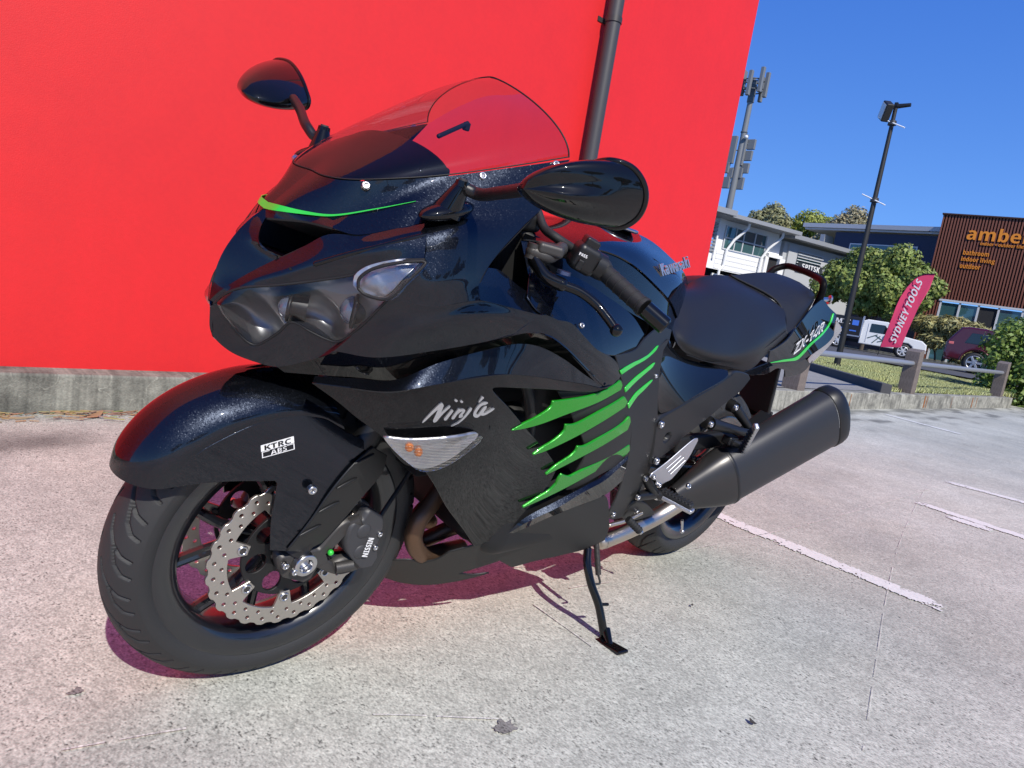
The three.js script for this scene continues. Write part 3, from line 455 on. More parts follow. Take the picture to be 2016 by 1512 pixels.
{ // dark blue building
  const b = thing('blue_building', 'dark navy building with a flat overhanging grey roof and one wide window', 'building', [52.8, .3, -21.0], -1.7261);
  const x = std({ color: lin(.012, .018, .05), roughness: .6 });
  part(b, 'wall', box(7.6, 8.0, .4, 5.2, 4.0, -.2), x); part(b, 'wall', box(8, 3.4, .4, -2, 1.7, -.6), std({ color: lin(.5, .5, .48), roughness: .8 }));
  part(b, 'roof', merge([box(10.2, .3, 8, 4.0, 8.38, -3.6), box(10.0, .12, 7.6, 4.0, 8.15, -3.6)]), std({ color: lin(.42, .43, .45), roughness: .5 }));
  for (const [a, c] of [[1.08, 2.18], [2.24, 4.37], [4.43, 5.66]]) part(b, 'window', box(c - a, .9, .05, 8.4 - (a + c) / 2, 6.72, .01), mGlassT);
  for (const a of [1.05, 2.21, 4.40, 5.69]) part(b, 'window_frame', box(.07, 1.0, .08, 8.4 - a, 6.72, .03), mFrame); for (const y of [6.24, 7.2]) part(b, 'window_frame', box(4.7, .07, .085, 5.03, y, .032), mFrame);
  part(b, 'end_fascia', box(.35, .7, 1.2, .6, 7.4, -.3), mRoof);
}
{ // brown building with vertical battens and orange letters
  const b = thing('brown_building', 'brown batten clad showroom with orange lettering above its windows', 'building', [49.6, .3, -12.15], -1.4272);
  const mb2 = std({ color: lin(.19, .062, .034), roughness: .62 }), mb3 = std({ color: lin(.045, .016, .011), roughness: .8 });
  part(b, 'wall', merge([box(12, 5.2, .2, 6, 6.48, -.2), box(1.0, 3.9, .2, .5, 1.95, -.2), box(.2, 9.08, 8, .1, 4.54, -4.1)]), mb3); part(b, 'parapet', box(12.1, .08, .5, 6, 9.12, -.15), mb3);
  for (let i = 0; i < 56; i++) { const s = .06 + i * .165; part(b, 'batten', i * .165 < .9 ? box(.085, 9.06, .1, s, 4.53, -.04) : box(.085, 5.2, .1, s, 6.48, -.04), mb2); }
  const or = std({ color: lin(.72, .24, .012), roughness: .45 }); const T = (s, x0, x1, y0, h) => part(b, 'lettering', letters(s, V(x0, y0 - .3, .03), V(x1, y0 - .3, .03), V(x0, y0 - .3 + h, .03), .04, 0), or);
  T('amber', 1.52, 4.75, 7.95, .78); T('indoor + outdoor tiles', 2.32, 4.6, 7.68, .2); T('bathroom', 1.55, 2.9, 7.02, .3); T('indoor living', 1.53, 3.28, 6.56, .35); T('outdoor', 1.55, 2.62, 6.2, .3);
  const gx = [1.02, 2.06, 3.06, 4.1, 5.3, 6.6, 8.0]; for (let i = 0; i < 6; i++) part(b, 'window', box(gx[i + 1] - gx[i] - .1, 3.6, .05, (gx[i] + gx[i + 1]) / 2, 1.9, -.1), i === 2 ? mDark : mGlassT); for (const x of gx) part(b, 'window_frame', box(.11, 3.8, .14, x, 1.9, -.06), mFrame); part(b, 'window_frame', box(7.2, .12, .2, 4.5, 3.84, -.03), mFrame);
}

// ---------------------------------------------------------------- vehicles
const mCarGlass = phy({ color: lin(.008, .010, .012), roughness: .05, clearcoat: .6, clearcoatRoughness: .02 });
function roadWheel(parent, x, r, z, w, steel) { const g = new THREE.Group(); g.name = 'wheel'; g.position.set(x, r, z); parent.add(g); const t = new THREE.TorusGeometry(r - w * .4, w * .4, 12, 40); t.scale(1, 1, 1.25); part(g, 'tyre', merge([t, new THREE.CylinderGeometry(r - w * .5, r - w * .5, w * .7, 30).rotateX(Math.PI / 2)]), M.tyre);
  const rim = []; rim.push(new THREE.TorusGeometry(r * .62, r * .05, 8, 36).translate(0, 0, w * .42)); rim.push(new THREE.CylinderGeometry(r * .16, r * .2, w * .2, 16).rotateX(Math.PI / 2).translate(0, 0, w * .45)); for (let i = 0; i < 6; i++) { const a = i / 6 * 6.283; const s = box(r * .5, r * .2, w * .14, r * .36, 0, w * .42, .01); s.rotateZ(a); rim.push(s); } part(g, 'rim', merge(rim), steel); }
function bodyShell(pts, w, bev) { const s = new THREE.Shape(pts.map(p => new THREE.Vector2(...p))); const g = new THREE.ExtrudeGeometry(s, { depth: w - 2 * bev, bevelEnabled: true, bevelSize: bev, bevelThickness: bev, bevelSegments: 3 }); g.translate(0, 0, -w / 2 + bev); return g; }
{
  const u = thing('utility_truck', 'white single cab truck with a black service box parked across the road', 'truck', [37.95, .27, -12.55], -1.265);
  const wp = phy({ color: lin(.74, .75, .75), roughness: .35, clearcoat: 1, clearcoatRoughness: .05 });
  part(u, 'cab', bodyShell([[1.02, .45], [1.02, 1.0], [1.08, 1.55], [1.22, 1.62], [2.1, 1.62], [2.35, 1.5], [2.75, 1.06], [3.75, .95], [3.95, .8], [3.98, .45], [3.5, .45], [3.42, .68], [3.2, .82], [2.85, .82], [2.62, .68], [2.55, .45]], 1.72, .05), wp);
  part(u, 'side_window', merge([bodyShell([[1.38, 1.06], [1.40, 1.48], [2.02, 1.48], [2.36, 1.10], [2.36, 1.06]], 1.75, .005)]), mCarGlass); part(u, 'windscreen', (() => { const g = box(.02, .62, 1.45); g.rotateZ(.74); g.translate(2.58, 1.3, 0); return g; })(), mCarGlass);
  part(u, 'door_line', merge([box(.012, .95, 1.76, 1.28, 1.0, 0), box(.012, .62, 1.76, 2.52, .78, 0)]), mFrame); part(u, 'wing_mirror', box(.1, .18, .2, 2.3, 1.12, .98, .03), M.black);
  part(u, 'door_mark', merge([[1.55, .85, .5], [1.75, .72, .9], [1.9, .8, -.5], [2.05, .7, .35]].map(([x, y, a]) => { const g = box(.5, .05, .006); g.rotateZ(a); g.translate(x, y, .87); return g; })), std({ color: lin(.08, .12, .13), roughness: .5 }));
  part(u, 'chassis', box(4.6, .16, .9, 1.3, .5, 0), M.black); part(u, 'bumper', box(.2, .2, 1.7, 3.95, .5, 0, .05), M.black);
  const bx = part(u, 'service_box', box(2.35, .98, 1.78, -.2, 1.2, 0, .03), std({ color: lin(.012, .012, .014), roughness: .4 })); part(bx, 'box_trim', merge([box(2.4, .06, 1.82, -.2, .73, 0), box(.06, 1.0, 1.82, .98, 1.2, 0)]), M.alloy);
  part(bx, 'lettering', letters('CERAMIC', V(-1.2, 1.28, .9), V(.42, 1.28, .9), V(-1.2, 1.52, .9), .008, 0), M.white); part(bx, 'blue_mark', merge([box(.3, .26, .01, .66, 1.4, .895), box(.5, .06, .01, .1, 1.05, .895), box(.32, .06, .01, .6, .98, .895)]), std({ color: lin(.05, .16, .62), roughness: .5 }));
  part(u, 'rack', merge([box(.08, .1, 1.7, 1.0, 1.74, 0), box(.06, .5, .06, 1.0, 1.5, .8), box(.06, .5, .06, 1.0, 1.5, -.8)]), M.alloy);
  const sil = std({ color: lin(.7, .71, .72), metalness: .5, roughness: .35 }); for (const x of [0, 3.02]) { roadWheel(u, x, .37, .78, .24, sil); roadWheel(u, x, .37, -.78, .24, sil); }
  part(u, 'mud_flap', box(.04, .4, .3, -.55, .35, .75), M.black);
}
{
  const s = thing('maroon_car', 'maroon four wheel drive wagon half hidden behind the hedge', 'car', [29.6, .3, -5.62], -1.37);
  const mp = phy({ color: lin(.085, .004, .013), roughness: .3, clearcoat: 1, clearcoatRoughness: .03, metalness: .3 });
  part(s, 'body', bodyShell([[.04, .5], [0, .62], [.02, .98], [.06, 1.05], [.36, 1.52], [.55, 1.56], [2.6, 1.56], [3.0, 1.42], [3.5, 1.08], [4.6, .98], [4.75, .8], [4.78, .45], [4.4, .45], [4.3, .7], [4.05, .85], [3.75, .85], [3.5, .7], [3.42, .42], [1.42, .42], [1.34, .68], [1.1, .85], [.75, .85], [.5, .68], [.42, .48]], 1.9, .07), mp);
  part(s, 'side_window', bodyShell([[.52, 1.06], [.68, 1.42], [1.35, 1.42], [1.35, 1.06]], 1.93, .006), mCarGlass); part(s, 'side_window', bodyShell([[1.47, 1.06], [1.47, 1.42], [2.3, 1.42], [2.3, 1.06]], 1.93, .006), mCarGlass); part(s, 'side_window', bodyShell([[2.38, 1.06], [2.38, 1.42], [2.75, 1.4], [3.15, 1.1], [3.15, 1.06]], 1.93, .006), mCarGlass);
  part(s, 'tail_light', box(.16, .1, .2, .1, .98, .86, .02), std({ color: lin(.6, .15, .15), roughness: .3 })); part(s, 'wheel_arch', merge([new THREE.TorusGeometry(.46, .03, 6, 24, Math.PI).translate(.93, .42, .95)]), mp); part(s, 'bumper', box(.22, .28, 1.86, .08, .5, 0, .05), mp);
  const al = std({ color: lin(.55, .56, .58), metalness: .8, roughness: .3 }); for (const x of [.93, 3.92]) { roadWheel(s, x, .39, .82, .26, al); roadWheel(s, x, .39, -.82, .26, al); }
}
{ // feather flag
  const P = FLAG.map(V3), f = thing('feather_flag', 'pink red feather flag with white lettering on the verge', 'flag', [0, 0, 0]);
  const X = V(.25, 0, .968), N = V(-.968, 0, .25), O = P[0]; const s = new THREE.Shape(P.map(p => new THREE.Vector2(p.clone().sub(O).dot(X), p.y - O.y)));
  const g = new THREE.ExtrudeGeometry(s, { depth: .012, bevelEnabled: false, steps: 1, curveSegments: 6 }); { const p = g.attributes.position; for (let i = 0; i < p.count; i++) { const a = p.getX(i), y = p.getY(i), z = p.getZ(i); const q = O.clone().addScaledVector(X, a).addScaledVector(N, z + .05 * Math.sin(a * 2.2 + y * .7)); p.setXYZ(i, q.x, O.y + y, q.z); } } g.computeVertexNormals();
  part(f, 'cloth', g, phy({ color: lin(.74, .05, .15), roughness: .8, transmission: .15, thickness: 0 }));
  part(f, 'pole', tube([V(P[0].x - .01, .25, P[0].z - .03), ...P.slice(0, 8)], .018, 50, 8), M.black);
  const [o, r, u] = FLAGT.map(V3).map(p => p.addScaledVector(N, .09)); part(f, 'lettering', letters('SYDNEY TOOLS', o, r, u, .004, .0, 'sans_bold', -.012), M.white);
}
// trees and a shed across the car park, which the glossy panels mirror
for (const [x, z, h, st] of [[-9, 31, 1.0, 31], [2, 34, 1.15, 32], [13, 33, .95, 33], [24, 36, 1.2, 34], [-22, 33, 1.1, 35]])
  tree('shade_tree', 'broad shade tree standing across the car park', [x, 0, z], 2.2 * h, blob(st, 12, 3.4 * h, 4.5 * h, 2.3 * h, 1.5 * h), 3200, .34, leafMat(.07, .11, .03), st, 'trees across the car park');
const K={
 screenBase:[[-0.0813,0.9714,0],[-0.0842,0.9708,0.05],[-0.0646,0.9776,0.09],[-0.0132,0.9983,0.13],[0.0498,1.0219,0.155],[0.1507,1.0643,0.185],[0.2603,1.1097,0.205]],
 screenMid:[[-0.0813,0.9714,0],[-0.0555,1.0031,0],[-0.0287,1.0299,0],[0.0123,1.0651,0],[0.0633,1.1081,0],[0.1292,1.156,0],[0.1774,1.1861,0],[0.224,1.2076,0]],
 cowlW:[[-0.0826,0.9695,0],[-0.0848,0.9687,0.052],[-0.0658,0.9756,0.093],[-0.0146,0.9963,0.133],[0.0482,1.0198,0.158],[0.1488,1.062,0.188],[0.2613,1.1062,0.208]],
 L1:[[-0.1424,0.8979,0],[-0.1391,0.9023,0.03],[-0.1095,0.9093,0.06],[-0.0805,0.9186,0.09],[-0.0356,0.9465,0.13],[0.0077,0.9752,0.165],[0.0614,0.9862,0.195],[0.1296,0.9969,0.212],[0.2095,1.0126,0.225]],
 L1f:[[-0.1434,0.8982,0.002],[-0.1391,0.9023,0.03],[-0.1095,0.9093,0.06],[-0.0798,0.9184,0.092]],
 lipTop:[[-0.1474,0.8865,0.016],[-0.1381,0.8906,0.033],[-0.1104,0.8996,0.066],[-0.0917,0.905,0.116]],
 L1b:[[-0.0798,0.9184,0.092],[-0.0356,0.9465,0.13],[0.0077,0.9752,0.165],[0.0614,0.9862,0.195],[0.1296,0.9969,0.212],[0.2095,1.0126,0.225]],
 L2:[[-0.0927,0.9045,0.118],[-0.0696,0.9053,0.145],[-0.0186,0.9335,0.18],[0.0387,0.9638,0.205],[0.0896,0.9743,0.217],[0.1809,0.9874,0.23]],
 noseC:[[-0.2027,0.744,0],[-0.2027,0.7805,0],[-0.196,0.8174,0],[-0.1823,0.8496,0],[-0.1617,0.8801,0],[-0.1426,0.8987,0]],
 L3a:[[-0.2026,0.7439,0.002],[-0.1983,0.7621,0.017],[-0.1736,0.7968,0.037],[-0.1408,0.8374,0.066],[-0.1566,0.8427,0.054],[-0.1626,0.8522,0.04],[-0.1584,0.8701,0.028],[-0.1474,0.8865,0.016]],
 L3x:[[-0.2026,0.7439,0.002],[-0.1983,0.7621,0.017],[-0.1736,0.7968,0.037],[-0.14,0.8375,0.066],[-0.1163,0.8669,0.092],[-0.0974,0.8933,0.116],[-0.0683,0.905,0.143],[-0.0186,0.9335,0.18],[0.0131,0.9505,0.195]],
 L4:[[-0.2007,0.744,0.007],[-0.1893,0.7696,0.03],[-0.1673,0.7991,0.058],[-0.1398,0.8237,0.092],[-0.112,0.8505,0.126],[-0.0759,0.8835,0.165],[-0.0463,0.9067,0.192],[0.0003,0.935,0.219]],
 L5:[[-0.1982,0.7412,0.01],[-0.1934,0.7603,0.025],[-0.1814,0.7783,0.045],[-0.1424,0.8023,0.09],[-0.1068,0.8235,0.125],[-0.0692,0.8513,0.168],[-0.0529,0.8714,0.19],[-0.0277,0.8904,0.212],[-0.0055,0.9016,0.235]],
 R2:[[0.0131,0.9505,0.195],[0.0387,0.9638,0.205],[0.0896,0.9743,0.217],[0.1809,0.9874,0.23]],
 R4:[[-0.0004,0.9351,0.22],[0.0435,0.9496,0.233],[0.1323,0.9371,0.241]],
 R5:[[-0.0055,0.9016,0.235],[0.0367,0.9078,0.247],[0.1044,0.9018,0.25]],
 R6:[[-0.0207,0.8702,0.232],[0.0156,0.8713,0.252],[0.094,0.8752,0.256]],
 R7:[[-0.0376,0.8328,0.218],[0.0172,0.8367,0.252],[0.0986,0.8577,0.262]],
 R7b:[[-0.0376,0.8328,0.218],[0.0172,0.8367,0.252],[0.0986,0.8577,0.262],[0.1607,0.8537,0.265],[0.2488,0.8466,0.263]],
 R8:[[-0.051,0.7716,0.18],[-0.0065,0.7913,0.238],[0.0811,0.8258,0.266],[0.2131,0.8274,0.266]],
 R9:[[-0.0591,0.7234,0.152],[-0.0245,0.7353,0.205],[0.0574,0.7653,0.243],[0.1324,0.7895,0.26],[0.1904,0.8058,0.263]],
 lampBot:[[-0.1981,0.7404,0.01],[-0.1926,0.7404,0.016],[-0.1868,0.7298,0.022],[-0.1643,0.7043,0.037],[-0.1428,0.6918,0.05],[-0.124,0.7218,0.078],[-0.1135,0.7484,0.097],[-0.0898,0.7408,0.113],[-0.0713,0.7356,0.13],[-0.0591,0.7372,0.146],[-0.051,0.7716,0.18],[-0.0376,0.8328,0.218],[-0.0207,0.8702,0.232],[-0.0055,0.9016,0.235]],
 chinTop:[[-0.1981,0.7404,0.01],[-0.1926,0.7404,0.016],[-0.1868,0.7298,0.022],[-0.1643,0.7043,0.037],[-0.1428,0.6918,0.05],[-0.124,0.7218,0.078],[-0.1135,0.7484,0.097],[-0.0898,0.7408,0.113],[-0.0713,0.7356,0.13],[-0.0591,0.7372,0.146],[-0.051,0.7716,0.18]],
 chinBot:[[-0.2,0.7328,0],[-0.1905,0.6909,0],[-0.1691,0.6712,0.024],[-0.1373,0.6637,0.05],[-0.1092,0.6646,0.072],[-0.0792,0.6854,0.1],[-0.0591,0.7234,0.152]],
 U1:[[-0.1081,0.6638,0.07],[-0.078,0.6846,0.098],[-0.0578,0.7228,0.15],[-0.0231,0.7345,0.203],[0.0592,0.7647,0.241],[0.1344,0.7889,0.258],[0.1925,0.8052,0.261]],
 U2:[[-0.0958,0.6565,0.075],[-0.056,0.6632,0.1],[-0.0134,0.6801,0.15],[0.0323,0.6929,0.19],[0.0832,0.7356,0.222],[0.1598,0.7675,0.238],[0.2194,0.7832,0.242]],
 A1:[[-0.0245,0.7353,0.205],[0.0574,0.7653,0.243],[0.1324,0.7895,0.26],[0.2256,0.8152,0.265],[0.2775,0.8119,0.267],[0.3256,0.7957,0.268],[0.4059,0.7578,0.266],[0.5029,0.7125,0.259]],
 A2:[[0.0339,0.6921,0.188],[0.0894,0.7331,0.215],[0.1657,0.7655,0.232],[0.2388,0.7856,0.238],[0.2905,0.7844,0.24],[0.3679,0.764,0.243],[0.4374,0.7366,0.248],[0.5058,0.7117,0.257]],
 N1:[[-0.0649,0.6673,0.115],[-0.0235,0.6843,0.165],[0.0185,0.7009,0.21],[0.0691,0.7414,0.238],[0.1429,0.7731,0.255],[0.213,0.7921,0.262],[0.262,0.7912,0.265],[0.3395,0.7708,0.266],[0.419,0.7408,0.262],[0.5018,0.7128,0.257]],
 N2:[[-0.0747,0.6603,0.128],[-0.0376,0.673,0.178],[0.0022,0.6884,0.228],[0.0685,0.7112,0.252],[0.1469,0.7325,0.268],[0.1978,0.7406,0.274],[0.2751,0.7379,0.275],[0.3521,0.7301,0.272],[0.4236,0.7223,0.266],[0.4981,0.7109,0.258]],
 S1:[[0.412,0.353,0.207],[0.438,0.391,0.217],[0.507,0.435,0.234],[0.574,0.464,0.24],[0.635,0.482,0.236],[0.721,0.531,0.235]],
 S2:[[0.4127,0.3522,0.208],[0.4458,0.3888,0.226],[0.5029,0.423,0.243],[0.5748,0.4573,0.248],[0.6441,0.4804,0.247],[0.7171,0.5231,0.24]],
 S3:[[0.4163,0.3479,0.206],[0.4397,0.3583,0.213],[0.5017,0.3862,0.225],[0.5962,0.4109,0.232],[0.69,0.4287,0.232],[0.7448,0.46,0.23]],
 dashC:[[-0.0771,0.9723,0],[-0.0216,1.0171,0],[0.0201,1.0441,0],[0.0508,1.0621,0]],
 dashL:[[-0.084,0.9701,0.05],[-0.0617,0.978,0.085],[-0.0099,0.9989,0.125],[0.0679,1.0258,0.15]],
 slot:[[-0.112,0.8484,0.127],[-0.0846,0.8733,0.155],[-0.0548,0.8966,0.182],[-0.0223,0.9193,0.205],[0.0086,0.9366,0.22]],
 F0:[[-0.3042,0.4581,0],[-0.3002,0.4892,0],[-0.2833,0.5246,0],[-0.2585,0.5567,0],[-0.2284,0.5824,0],[-0.1887,0.6045,0],[-0.134,0.6243,0],[-0.0735,0.6342,0],[-0.0063,0.6343,0]],
 F1:[[-0.2514,0.4567,0.068],[-0.2323,0.495,0.076],[-0.2086,0.521,0.079],[-0.1696,0.547,0.081],[-0.1281,0.5685,0.083],[-0.0585,0.5829,0.085],[-0.0049,0.5739,0.087],[0.0352,0.5524,0.09]],
 K0:[[0.4459,0.9878,0],[0.5888,1.0115,0],[0.7212,1.0183,0],[0.8445,1.0113,0],[0.9557,0.9857,0],[1.0739,0.9437,0],[1.1209,0.8943,0]],
 K1:[[0.3306,0.9753,0.09],[0.4428,0.9823,0.11],[0.5597,0.9921,0.115],[0.6713,0.987,0.115],[0.8057,0.9573,0.105],[0.9368,0.926,0.085],[1.0064,0.876,0.07]],
 K2:[[0.2765,0.9544,0.14],[0.3796,0.9646,0.16],[0.4965,0.9694,0.168],[0.5837,0.9571,0.168],[0.6999,0.9243,0.162],[0.8128,0.8879,0.148],[0.9087,0.8492,0.12]],
 K3:[[0.29,0.8964,0.165],[0.3724,0.9013,0.18],[0.4822,0.8901,0.186],[0.6082,0.8579,0.185],[0.7258,0.8343,0.175],[0.8176,0.8166,0.16],[0.908,0.8119,0.13]],
 T0:[[1.0945,0.9212,0],[1.1537,0.9493,0],[1.2299,0.9665,0],[1.319,0.9731,0]],
 T1:[[0.9857,0.8992,0.07],[1.0523,0.9013,0.09],[1.1523,0.9147,0.1],[1.2957,0.9294,0.1],[1.4865,0.9307,0.1]],
 T2:[[0.902,0.8446,0.12],[0.9157,0.8157,0.158],[1.0198,0.796,0.178],[1.1543,0.7956,0.182],[1.2915,0.8288,0.178],[1.4623,0.8878,0.15]],
 T3:[[0.8666,0.8309,0.135],[0.8783,0.7988,0.155],[0.9176,0.7755,0.163],[1.008,0.7569,0.17],[1.1482,0.7458,0.174],[1.3095,0.7397,0.17],[1.3784,0.7802,0.164],[1.492,0.8521,0.155]],
 P0:[[1.3167,0.976,0],[1.4488,1.0011,0],[1.5543,1.0147,0],[1.648,1.0176,0.01],[1.725,1.0118,0.03]],
 P1:[[1.4886,0.9325,0.1],[1.556,0.944,0.115],[1.6357,0.9776,0.11],[1.7017,0.9938,0.095]],
 P2:[[1.4983,0.8564,0.152],[1.5501,0.8879,0.15],[1.5977,0.9195,0.142],[1.6734,0.9709,0.12]],
 grip:[[0.3971,0.9396,0.245],[0.4138,0.9031,0.345]],
 barEnd:[[0.4138,0.9031,0.345],[0.4356,0.8841,0.385]],
 lever:[[0.2521,0.9291,0.205],[0.2608,0.9087,0.235],[0.2787,0.9041,0.258],[0.3041,0.901,0.28],[0.3264,0.8891,0.305],[0.3395,0.8725,0.33],[0.3475,0.8577,0.35]],
 perch:[[0.2462,0.9423,0.2],[0.2712,0.941,0.215],[0.3112,0.9582,0.205]],
 switch:[[0.3305,0.9564,0.205],[0.3598,0.953,0.222],[0.39,0.9411,0.24]],
 hose:[[0.3164,1.0042,0.12],[0.3123,0.982,0.15],[0.3171,0.9733,0.18]],
 stalkL:[[0.0434,1.0149,0.216],[0.0604,1.0118,0.235],[0.0443,1.0237,0.3],[0.0217,1.0384,0.37]],
 stalkR:[[0.0437,1.0311,-0.216],[0.0357,1.0173,-0.225],[0.0277,1.0303,-0.25],[0.0512,1.0583,-0.34],[0.0593,1.0744,-0.39]],
 noseL:[[-0.022,1.0381,0.41]],
 rimL:[[0.0766,1.1037,0.45],[0.098,1.1029,0.468],[0.1192,1.0887,0.478],[0.1313,1.0696,0.48],[0.138,1.0466,0.472],[0.134,1.0285,0.455],[0.1287,1.0226,0.42],[0.1194,1.032,0.375],[0.1035,1.0486,0.36],[0.0874,1.0748,0.385],[0.0751,1.094,0.42]],
 noseR:[[-0.035,1.0596,-0.42]],
 rimR:[[0.105,1.1467,-0.607],[0.105,1.1517,-0.5606],[0.106,1.1466,-0.5233],[0.108,1.1261,-0.4774],[0.11,1.0989,-0.4413],[0.112,1.0804,-0.4255],[0.112,1.0673,-0.4289],[0.11,1.061,-0.4573],[0.108,1.0628,-0.5149],[0.106,1.0779,-0.5682],[0.105,1.1065,-0.6102],[0.105,1.1309,-0.6237]],
 header1:[[0.3202,0.408,0.075],[0.2896,0.3683,0.085],[0.2658,0.338,0.09],[0.2666,0.2925,0.09],[0.3136,0.2418,0.085],[0.3723,0.2367,0.08],[0.4455,0.2216,0.06]],
 header2:[[0.3604,0.2398,0.03],[0.4074,0.2736,0.05],[0.4628,0.2845,0.06]],
 linkPipe:[[0.869,0.2293,0.16],[0.9582,0.2462,0.165],[1.0855,0.2758,0.17],[1.1711,0.3313,0.19]],
 stand:[[0.7513,0.2474,0.2],[0.7424,0.2214,0.217],[0.7453,0.178,0.247],[0.7604,0.135,0.277],[0.7684,0.0908,0.303],[0.7768,0.0504,0.322]],
 spring:[[0.7803,0.2601,0.2],[0.7853,0.2235,0.215],[0.7887,0.1855,0.232]],
 springHook:[[0.7887,0.1855,0.232],[0.7962,0.1648,0.24],[0.7764,0.1662,0.24]],
 standKnob:[[0.7604,0.135,0.277],[0.7894,0.1332,0.285]],
 standFoot:[[0.7651,0.0541,0.318],[0.7528,0.0749,0.382]],
 peg:[[0.9847,0.3828,0.205],[1.0068,0.381,0.305]],
 pegPin:[[1.0193,0.34,0.28],[1.0406,0.3032,0.282]],
 shifter:[[0.8242,0.3452,0.235],[0.8603,0.3175,0.265]],
 shiftRod:[[0.8275,0.3003,0.19],[0.88,0.312,0.2],[0.9424,0.3262,0.2]],
 arm1:[[1.1541,0.5787,0.19],[1.2393,0.5698,0.215],[1.331,0.5601,0.23]],
 arm2:[[1.2845,0.6224,0.18],[1.3242,0.5868,0.205],[1.3788,0.5505,0.225]],
 ppeg:[[1.3214,0.491,0.235],[1.2149,0.617,0.29]],
 pegBlock:[[1.2791,0.5256,0.205],[1.3197,0.5165,0.232]],
 bracketA:[[0.8935,0.4412,0.2],[0.9633,0.3852,0.205],[0.8901,0.3834,0.2]],
 muffR:[[1.7047,0.652,0.3]],
 muffF:[[1.3056,0.4173,0.215]],
 muffC:[[1.1303,0.3251,0.17]],
 grab:[[1.7139,0.9557,0.115],[1.7079,0.9919,0.12],[1.7041,1.0282,0.115],[1.7751,1.0455,0.05],[1.8237,1.052,-0.03],[1.8586,1.0496,-0.1],[1.836,1.0279,-0.125],[1.809,1.0053,-0.125]],
 hook:[[1.7053,0.9776,0.12],[1.773,0.9862,0.125]],
 cable:[[0.1651,1.0831,-0.03],[0.2164,1.1084,-0.05],[0.2451,1.1232,-0.06]],
 boltsScreen:[[-0.0508,0.9735,0.112],[0.1088,1.0364,0.178],[0.2331,1.0888,0.205]],
 caliperBracket:[[0.0884,0.3645,0.1],[0.1022,0.3783,0.112],[0.0109,0.2884,0.1],[0.0736,0.2741,0.108],[0.1063,0.2788,0.115]],
 axle:[[0,0.3021,0.121]],
 pinch:[[-0.0202,0.2924,0.116],[-0.0388,0.3063,0.112]],
 knee:[[0.3778,0.8333,0.25],[0.8991,0.464,0.208],[0.7994,0.4551,0.215],[0.9059,0.558,0.214],[0.6954,0.6017,0.238],[0.7962,0.4634,0.222],[0.9328,0.3249,0.19],[0.8423,0.5999,0.217],[0.8856,0.496,0.217],[0.7623,0.7216,0.205]],
 boltsMisc:[[-0.0282,0.4634,0.123],[1.0912,0.4057,0.225],[0.9678,0.3782,0.21],[0.8765,0.3879,0.208],[0.8829,0.4409,0.206],[0.8754,0.4584,0.232],[0.9184,0.4306,0.232],[1.121,0.5852,0.205],[1.2513,0.6295,0.195],[0.7937,0.3482,0.205]],
 licence:[[1.6313,0.6647,0.03],[2.1194,0.4681,0],[2.0192,0.5141,-0.05]],
 emblemNinja:[[0.0652,0.6453,0.25],[0.1956,0.6808,0.262],[0.0647,0.6696,0.25]],
 emblemTank:[[0.7548,0.9389,0.128],[1.0157,0.9678,0.03],[0.7297,0.9648,0.124]],
 emblemTail:[[1.5579,0.7962,0.168],[1.7345,0.885,0.158],[1.531,0.8194,0.165]],
 emblemFender:[[-0.1141,0.5121,0.094],[-0.0607,0.5278,0.099],[-0.1185,0.5343,0.092]],
 edgeE:[[0.2105,1.0126,0.224],[0.1588,0.9594,0.234],[0.1208,0.9133,0.239],[0.1067,0.8746,0.244],[0.112,0.8552,0.25]],
 SP:[[0.9326,0.7671,0.168],[1.0682,0.7541,0.1755],[1.1798,0.7713,0.1785],[1.3119,0.8049,0.178],[1.4697,0.8649,0.158]],
 BH:[[0.1474,0.3739,0.108],[0.1665,0.396,0.1],[0.1985,0.4261,0.085],[0.2356,0.4721,0.07]],
 GC:[[0.051,0.3151,0.113]],
 proj:[[-0.1126,0.7665,0.082],[-0.0438,0.7912,0.152]],
 bulb:[[0.0587,0.5938,0.226],[0.076,0.5864,0.236]],
 bowl:[[-0.1471,0.7317,0.042],[-0.0748,0.766,0.11]]};
